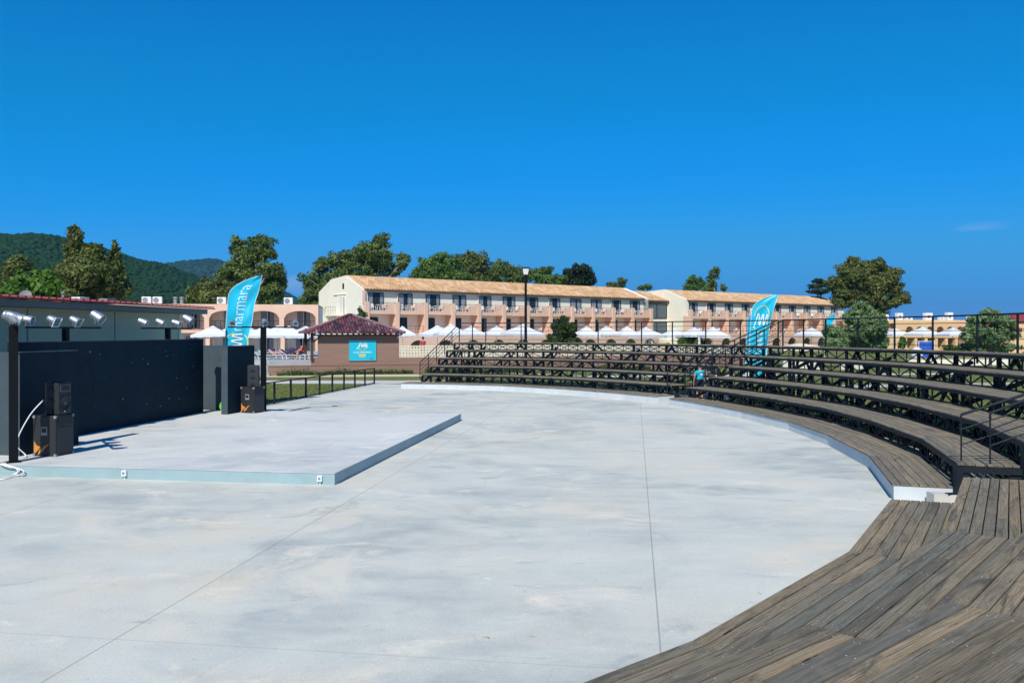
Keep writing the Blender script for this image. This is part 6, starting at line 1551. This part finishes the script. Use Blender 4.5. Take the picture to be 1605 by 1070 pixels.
    fwd = Vector((0, -1, 0)); fwd = (fwd - up * fwd.dot(up)).normalized(); lat_ = up.cross(fwd)
    for s in (-1, 1): q.lathe([(.0, -.012), (.011, 0), (.0, .012)], Matrix.Translation(fc + fwd * .083 * k + lat_ * s * .032 * k + up * .018), 8)
    e_ = q.build('eye', M['black']); e_.parent = t
    q = MB(); q.hexa([fc + fwd * .085 + lat_ * a + up * b for a, b in ((-.016, -.03), (.016, -.03), (.006, .02), (-.006, .02))], [fc + fwd * .108 + lat_ * a + up * b for a, b in ((-.012, -.028), (.012, -.028), (.003, .018), (-.003, .018))]); e_ = q.build('nose', M['skin']); e_.parent = t
    q = MB(); q.bar(fc + fwd * .086 - lat_ * .024 - up * .052, fc + fwd * .086 + lat_ * .024 - up * .052, .008, .01); e_ = q.build('mouth', M['red_cloth']); e_.parent = t
    t.location = loc; t.rotation_euler = (0, 0, rz); return t
STAND = dict(pelvis=(0, 0, .95), chest=(0, .01, 1.30), neck=(0, .0, 1.47), head=(0, -.015, 1.62), shL=(.19, 0, 1.40), shR=(-.19, 0, 1.40), elL=(.25, .03, 1.13), elR=(-.25, .03, 1.13), wrL=(.24, -.10, .90), wrR=(-.24, -.10, .90), hipL=(.095, 0, .88), hipR=(-.095, 0, .88), knL=(.10, -.02, .48), knR=(-.10, -.02, .48), anL=(.10, .02, .08), anR=(-.10, .02, .08), toeL=(.12, -.14, .03), toeR=(-.12, -.14, .03))
j = dict(STAND); j.update(elR=(-.33, -.05, 1.19), wrR=(-.40, -.18, 1.34), elL=(.27, .0, 1.12), wrL=(.25, -.10, .89), head=(.02, -.05, 1.61), knL=(.13, -.05, .48), anL=(.15, .06, .08), toeL=(.17, -.08, .03))
# local -y is the front, so facing away from the camera means a half turn
dp = 37.9; pa_ = person('person in turquoise T-shirt and dark shorts standing with back turned in the gap', Vector((px_x(1097, dp), dp, .0)), R(180 + 14), dict((k_, (-v[0], v[1], v[2])) for k_, v in j.items()) if False else j, 'tee', 'navy')
q = MB(); q.lathe([(.0, 0), (.055, 0), (.055, .003), (.0, .003)], Matrix.Translation((0, .132, 1.27)) @ Matrix.Rotation(R(-90), 4, 'X'), 16); lg = q.build('shirt_print', M['sign_white']); lg.parent = pa_
j2 = dict(STAND); j2.update(elL=(.22, -.12, 1.15), wrL=(.08, -.28, 1.22), elR=(-.22, -.1, 1.15), wrR=(-.06, -.28, 1.25))
person('person in pale checked shirt standing behind the turquoise T-shirt', Vector((px_x(1113, 39.4), 39.4, .0)), R(-20), j2, 'pale_cloth', 'pale_cloth', height=1.78)
person('person in red top standing behind the pierced block wall', Vector((px_x(663, 68), 68, tz)), R(30), STAND, 'red_cloth', 'navy', height=1.72)
SIT = dict(pelvis=(0, .05, .52), chest=(0, -.02, .88), neck=(0, -.10, 1.03), head=(0, -.17, 1.16), shL=(.18, -.04, .96), shR=(-.18, -.04, .96), elL=(.22, -.18, .74), elR=(-.22, -.18, .74), wrL=(.14, -.38, .66), wrR=(-.14, -.38, .66), hipL=(.10, .0, .50), hipR=(-.10, .0, .50), knL=(.12, -.40, .52), knR=(-.12, -.40, .52), anL=(.12, -.42, .09), anR=(-.12, -.42, .09), toeL=(.13, -.58, .04), toeR=(-.13, -.58, .04))
LIE = dict(pelvis=(0, .0, .45), chest=(0, .32, .62), neck=(0, .45, .72), head=(0, .55, .80), shL=(.18, .38, .66), shR=(-.18, .38, .66), elL=(.26, .15, .56), elR=(-.26, .15, .56), wrL=(.18, -.08, .55), wrR=(-.18, -.08, .55), hipL=(.10, -.06, .45), hipR=(-.10, -.06, .45), knL=(.11, -.46, .60), knR=(-.11, -.46, .60), anL=(.11, -.82, .44), anR=(-.11, -.82, .44), toeL=(.12, -.88, .55), toeR=(-.12, -.88, .55))
# loungers on the pool terrace
def lounger(label, loc, rz, sling, back=35):
    t = thing('sun_lounger', label, 'sun lounger', (0, 0, 0)); b = R(back)
    q = MB()
    for s in (-.3, .3): q.bar((s, -1.0, .32), (s, .35, .32), .04); q.bar((s, .35, .32), (s, .35 + .75 * math.cos(b), .32 + .75 * math.sin(b)), .04)
    for y in (-.9, .3):
        for s in (-.3, .3): q.bar((s, y, 0), (s, y + .08, .32), .04)
    q.build('frame', M['white'], t)
    q = MB(); n_ = 10
    for i in range(n_):
        y0, y1 = -1.0 + 1.35 * i / n_, -1.0 + 1.35 * (i + 1) / n_; q.hexa([(-.28, y0, .33), (.28, y0, .33), (.28, y1, .33), (-.28, y1, .33)], [(-.28, y0, .35), (.28, y0, .35), (.28, y1, .35), (-.28, y1, .35)])
    M_ = Matrix.Translation((0, .35 + .375 * math.cos(b), .34 + .375 * math.sin(b))) @ Matrix.Rotation(b, 4, 'X'); q.mbox(M_, (.56, .75, .02)); q.build('sling', M[sling], t)
    t.location = loc; t.rotation_euler = (0, 0, rz); return t
for px, d, rz, sl, lab, who in ((410, 66, R(120), 'turq', 'turquoise lounger with raised back just left of the black lamp post', None), (425, 65, R(105), 'turq', 'turquoise lounger with a dark haired sunbather beside the black lamp post', ('sunbather in dark swimwear lying on the turquoise lounger', 'navy', None)), (441, 66, R(95), 'pinkcloth', 'lounger with pink towel before the white framed doors', ('sunbather in pink lying on the pink towel lounger', 'pinkcloth', None)), (458, 65.5, R(80), 'purple', 'lounger heaped with dark purple towels near the kiosk post', None), (472, 66, R(75), 'turq', 'blue green lounger beside the kiosk post', None)):
    lounger(lab.replace('just left of', 'hidden partly by'), Vector((px_x(px, d), d, tz)), rz, sl)
    if who: person(who[0], Vector((px_x(px, d), d, tz - .06)), rz, LIE, who[1], who[2], hair_len=.03, sleeve=.1, height=1.65)
t = thing('towel_heap', 'dark purple towel thrown over a lounger backrest', 'towel', (px_x(458, 65.4), 65.4, tz))
q = MB(); c = Vector((px_x(460, 65.4), 65.4, tz + .62))
for k in range(6): q.mbox(Matrix.Translation(c + Vector((-.35 + k * .16, .02 * k, .12 * math.sin(k * 1.1)))) @ Matrix.Rotation(.3 * k, 4, 'Y'), (.3, .5, .34 - .03 * k))
q.build('cloth', M['purple'], t, bevel=.06)
person('person in red top sitting sideways under the kiosk edge', Vector((px_x(474, 64.5), 64.5, tz)), R(-62), SIT, 'red_cloth', 'navy', hair_len=.02, height=1.75)
t = thing('seat_block', 'low white stool under the sitting person in red', 'stool', (px_x(475, 64.5), 64.6, tz)); q = MB(); c = Vector((px_x(474.6, 64.5), 64.55, tz))
q.box(c + Vector((0, 0, .37)), (.5, .42, .06))
for a in (-1, 1):
    for b_ in (-1, 1): q.bar(c + Vector((a * .2, b_ * .16, 0)), c + Vector((a * .2, b_ * .16, .36)), .05)
q.build('top', M['white'], t)
t = thing('plant_pot', 'big pale yellow planter under the parasols by the stair tower', 'planter', (px_x(1038, 80), 80, tz)); q = MB()
q.lathe([(.0, 0), (.45, 0), (.75, 1.1), (.8, 1.15), (.68, 1.1), (.0, 1.0)], Matrix.Translation((px_x(1038, 80), 80, tz)), 16); q.build('pot', M['yellow'], t)
# ochre side: towels, loungers, seated figure
for px, d, rz, sl, lab in ((1467, 86, R(60), 'blue', 'blue lounger in front of the red curtained doors'), (1478, 87, R(60), 'purple', 'dark lounger next to the blue one near the red curtains')):
    lounger(lab, Vector((px_x(px, d), d, .0)), rz, sl, 60)
t = thing('beach_cabana', 'blue cloth screen hanging in front of the ochre building', 'screen', (px_x(1452, 92), 92, 0)); q = MB(); c = Vector((px_x(1452, 92), 92, 0))
for k in range(10): q.box(c + Vector((-.75 + k * .16, .05 * math.sin(k * 2.0), 1.25)), (.165, .05, 1.7))
q.build('cloth', M['blue'], t)
q = MB()
for s in (-.85, .9): q.bar(c + Vector((s, 0, 0)), c + Vector((s, 0, 2.2)), .06)
q.bar(c + Vector((-.9, 0, 2.15)), c + Vector((.95, 0, 2.15)), .05); q.build('frame', M['white'], t)
t = thing('towel_cart', 'white rounded cart beside the blue cloth screen', 'cart', (px_x(1437, 90), 90, 0)); c = Vector((px_x(1437, 90), 90, 0)); q = MB(); q.lathe([(.0, .3), (.5, .35), (.62, .8), (.5, 1.3), (.2, 1.5), (.0, 1.52)], Matrix.Translation(c), 14); q.build('body', M['white'], t, smooth=True)
q = MB()
for s in (-.4, .4): q.lathe([(.0, -.04), (.2, -.04), (.2, .04), (.0, .04)], Matrix.Translation(c + Vector((s, -.3, .2))) @ Matrix.Rotation(R(90), 4, 'X'), 12)
q.build('wheel', M['black'], t)
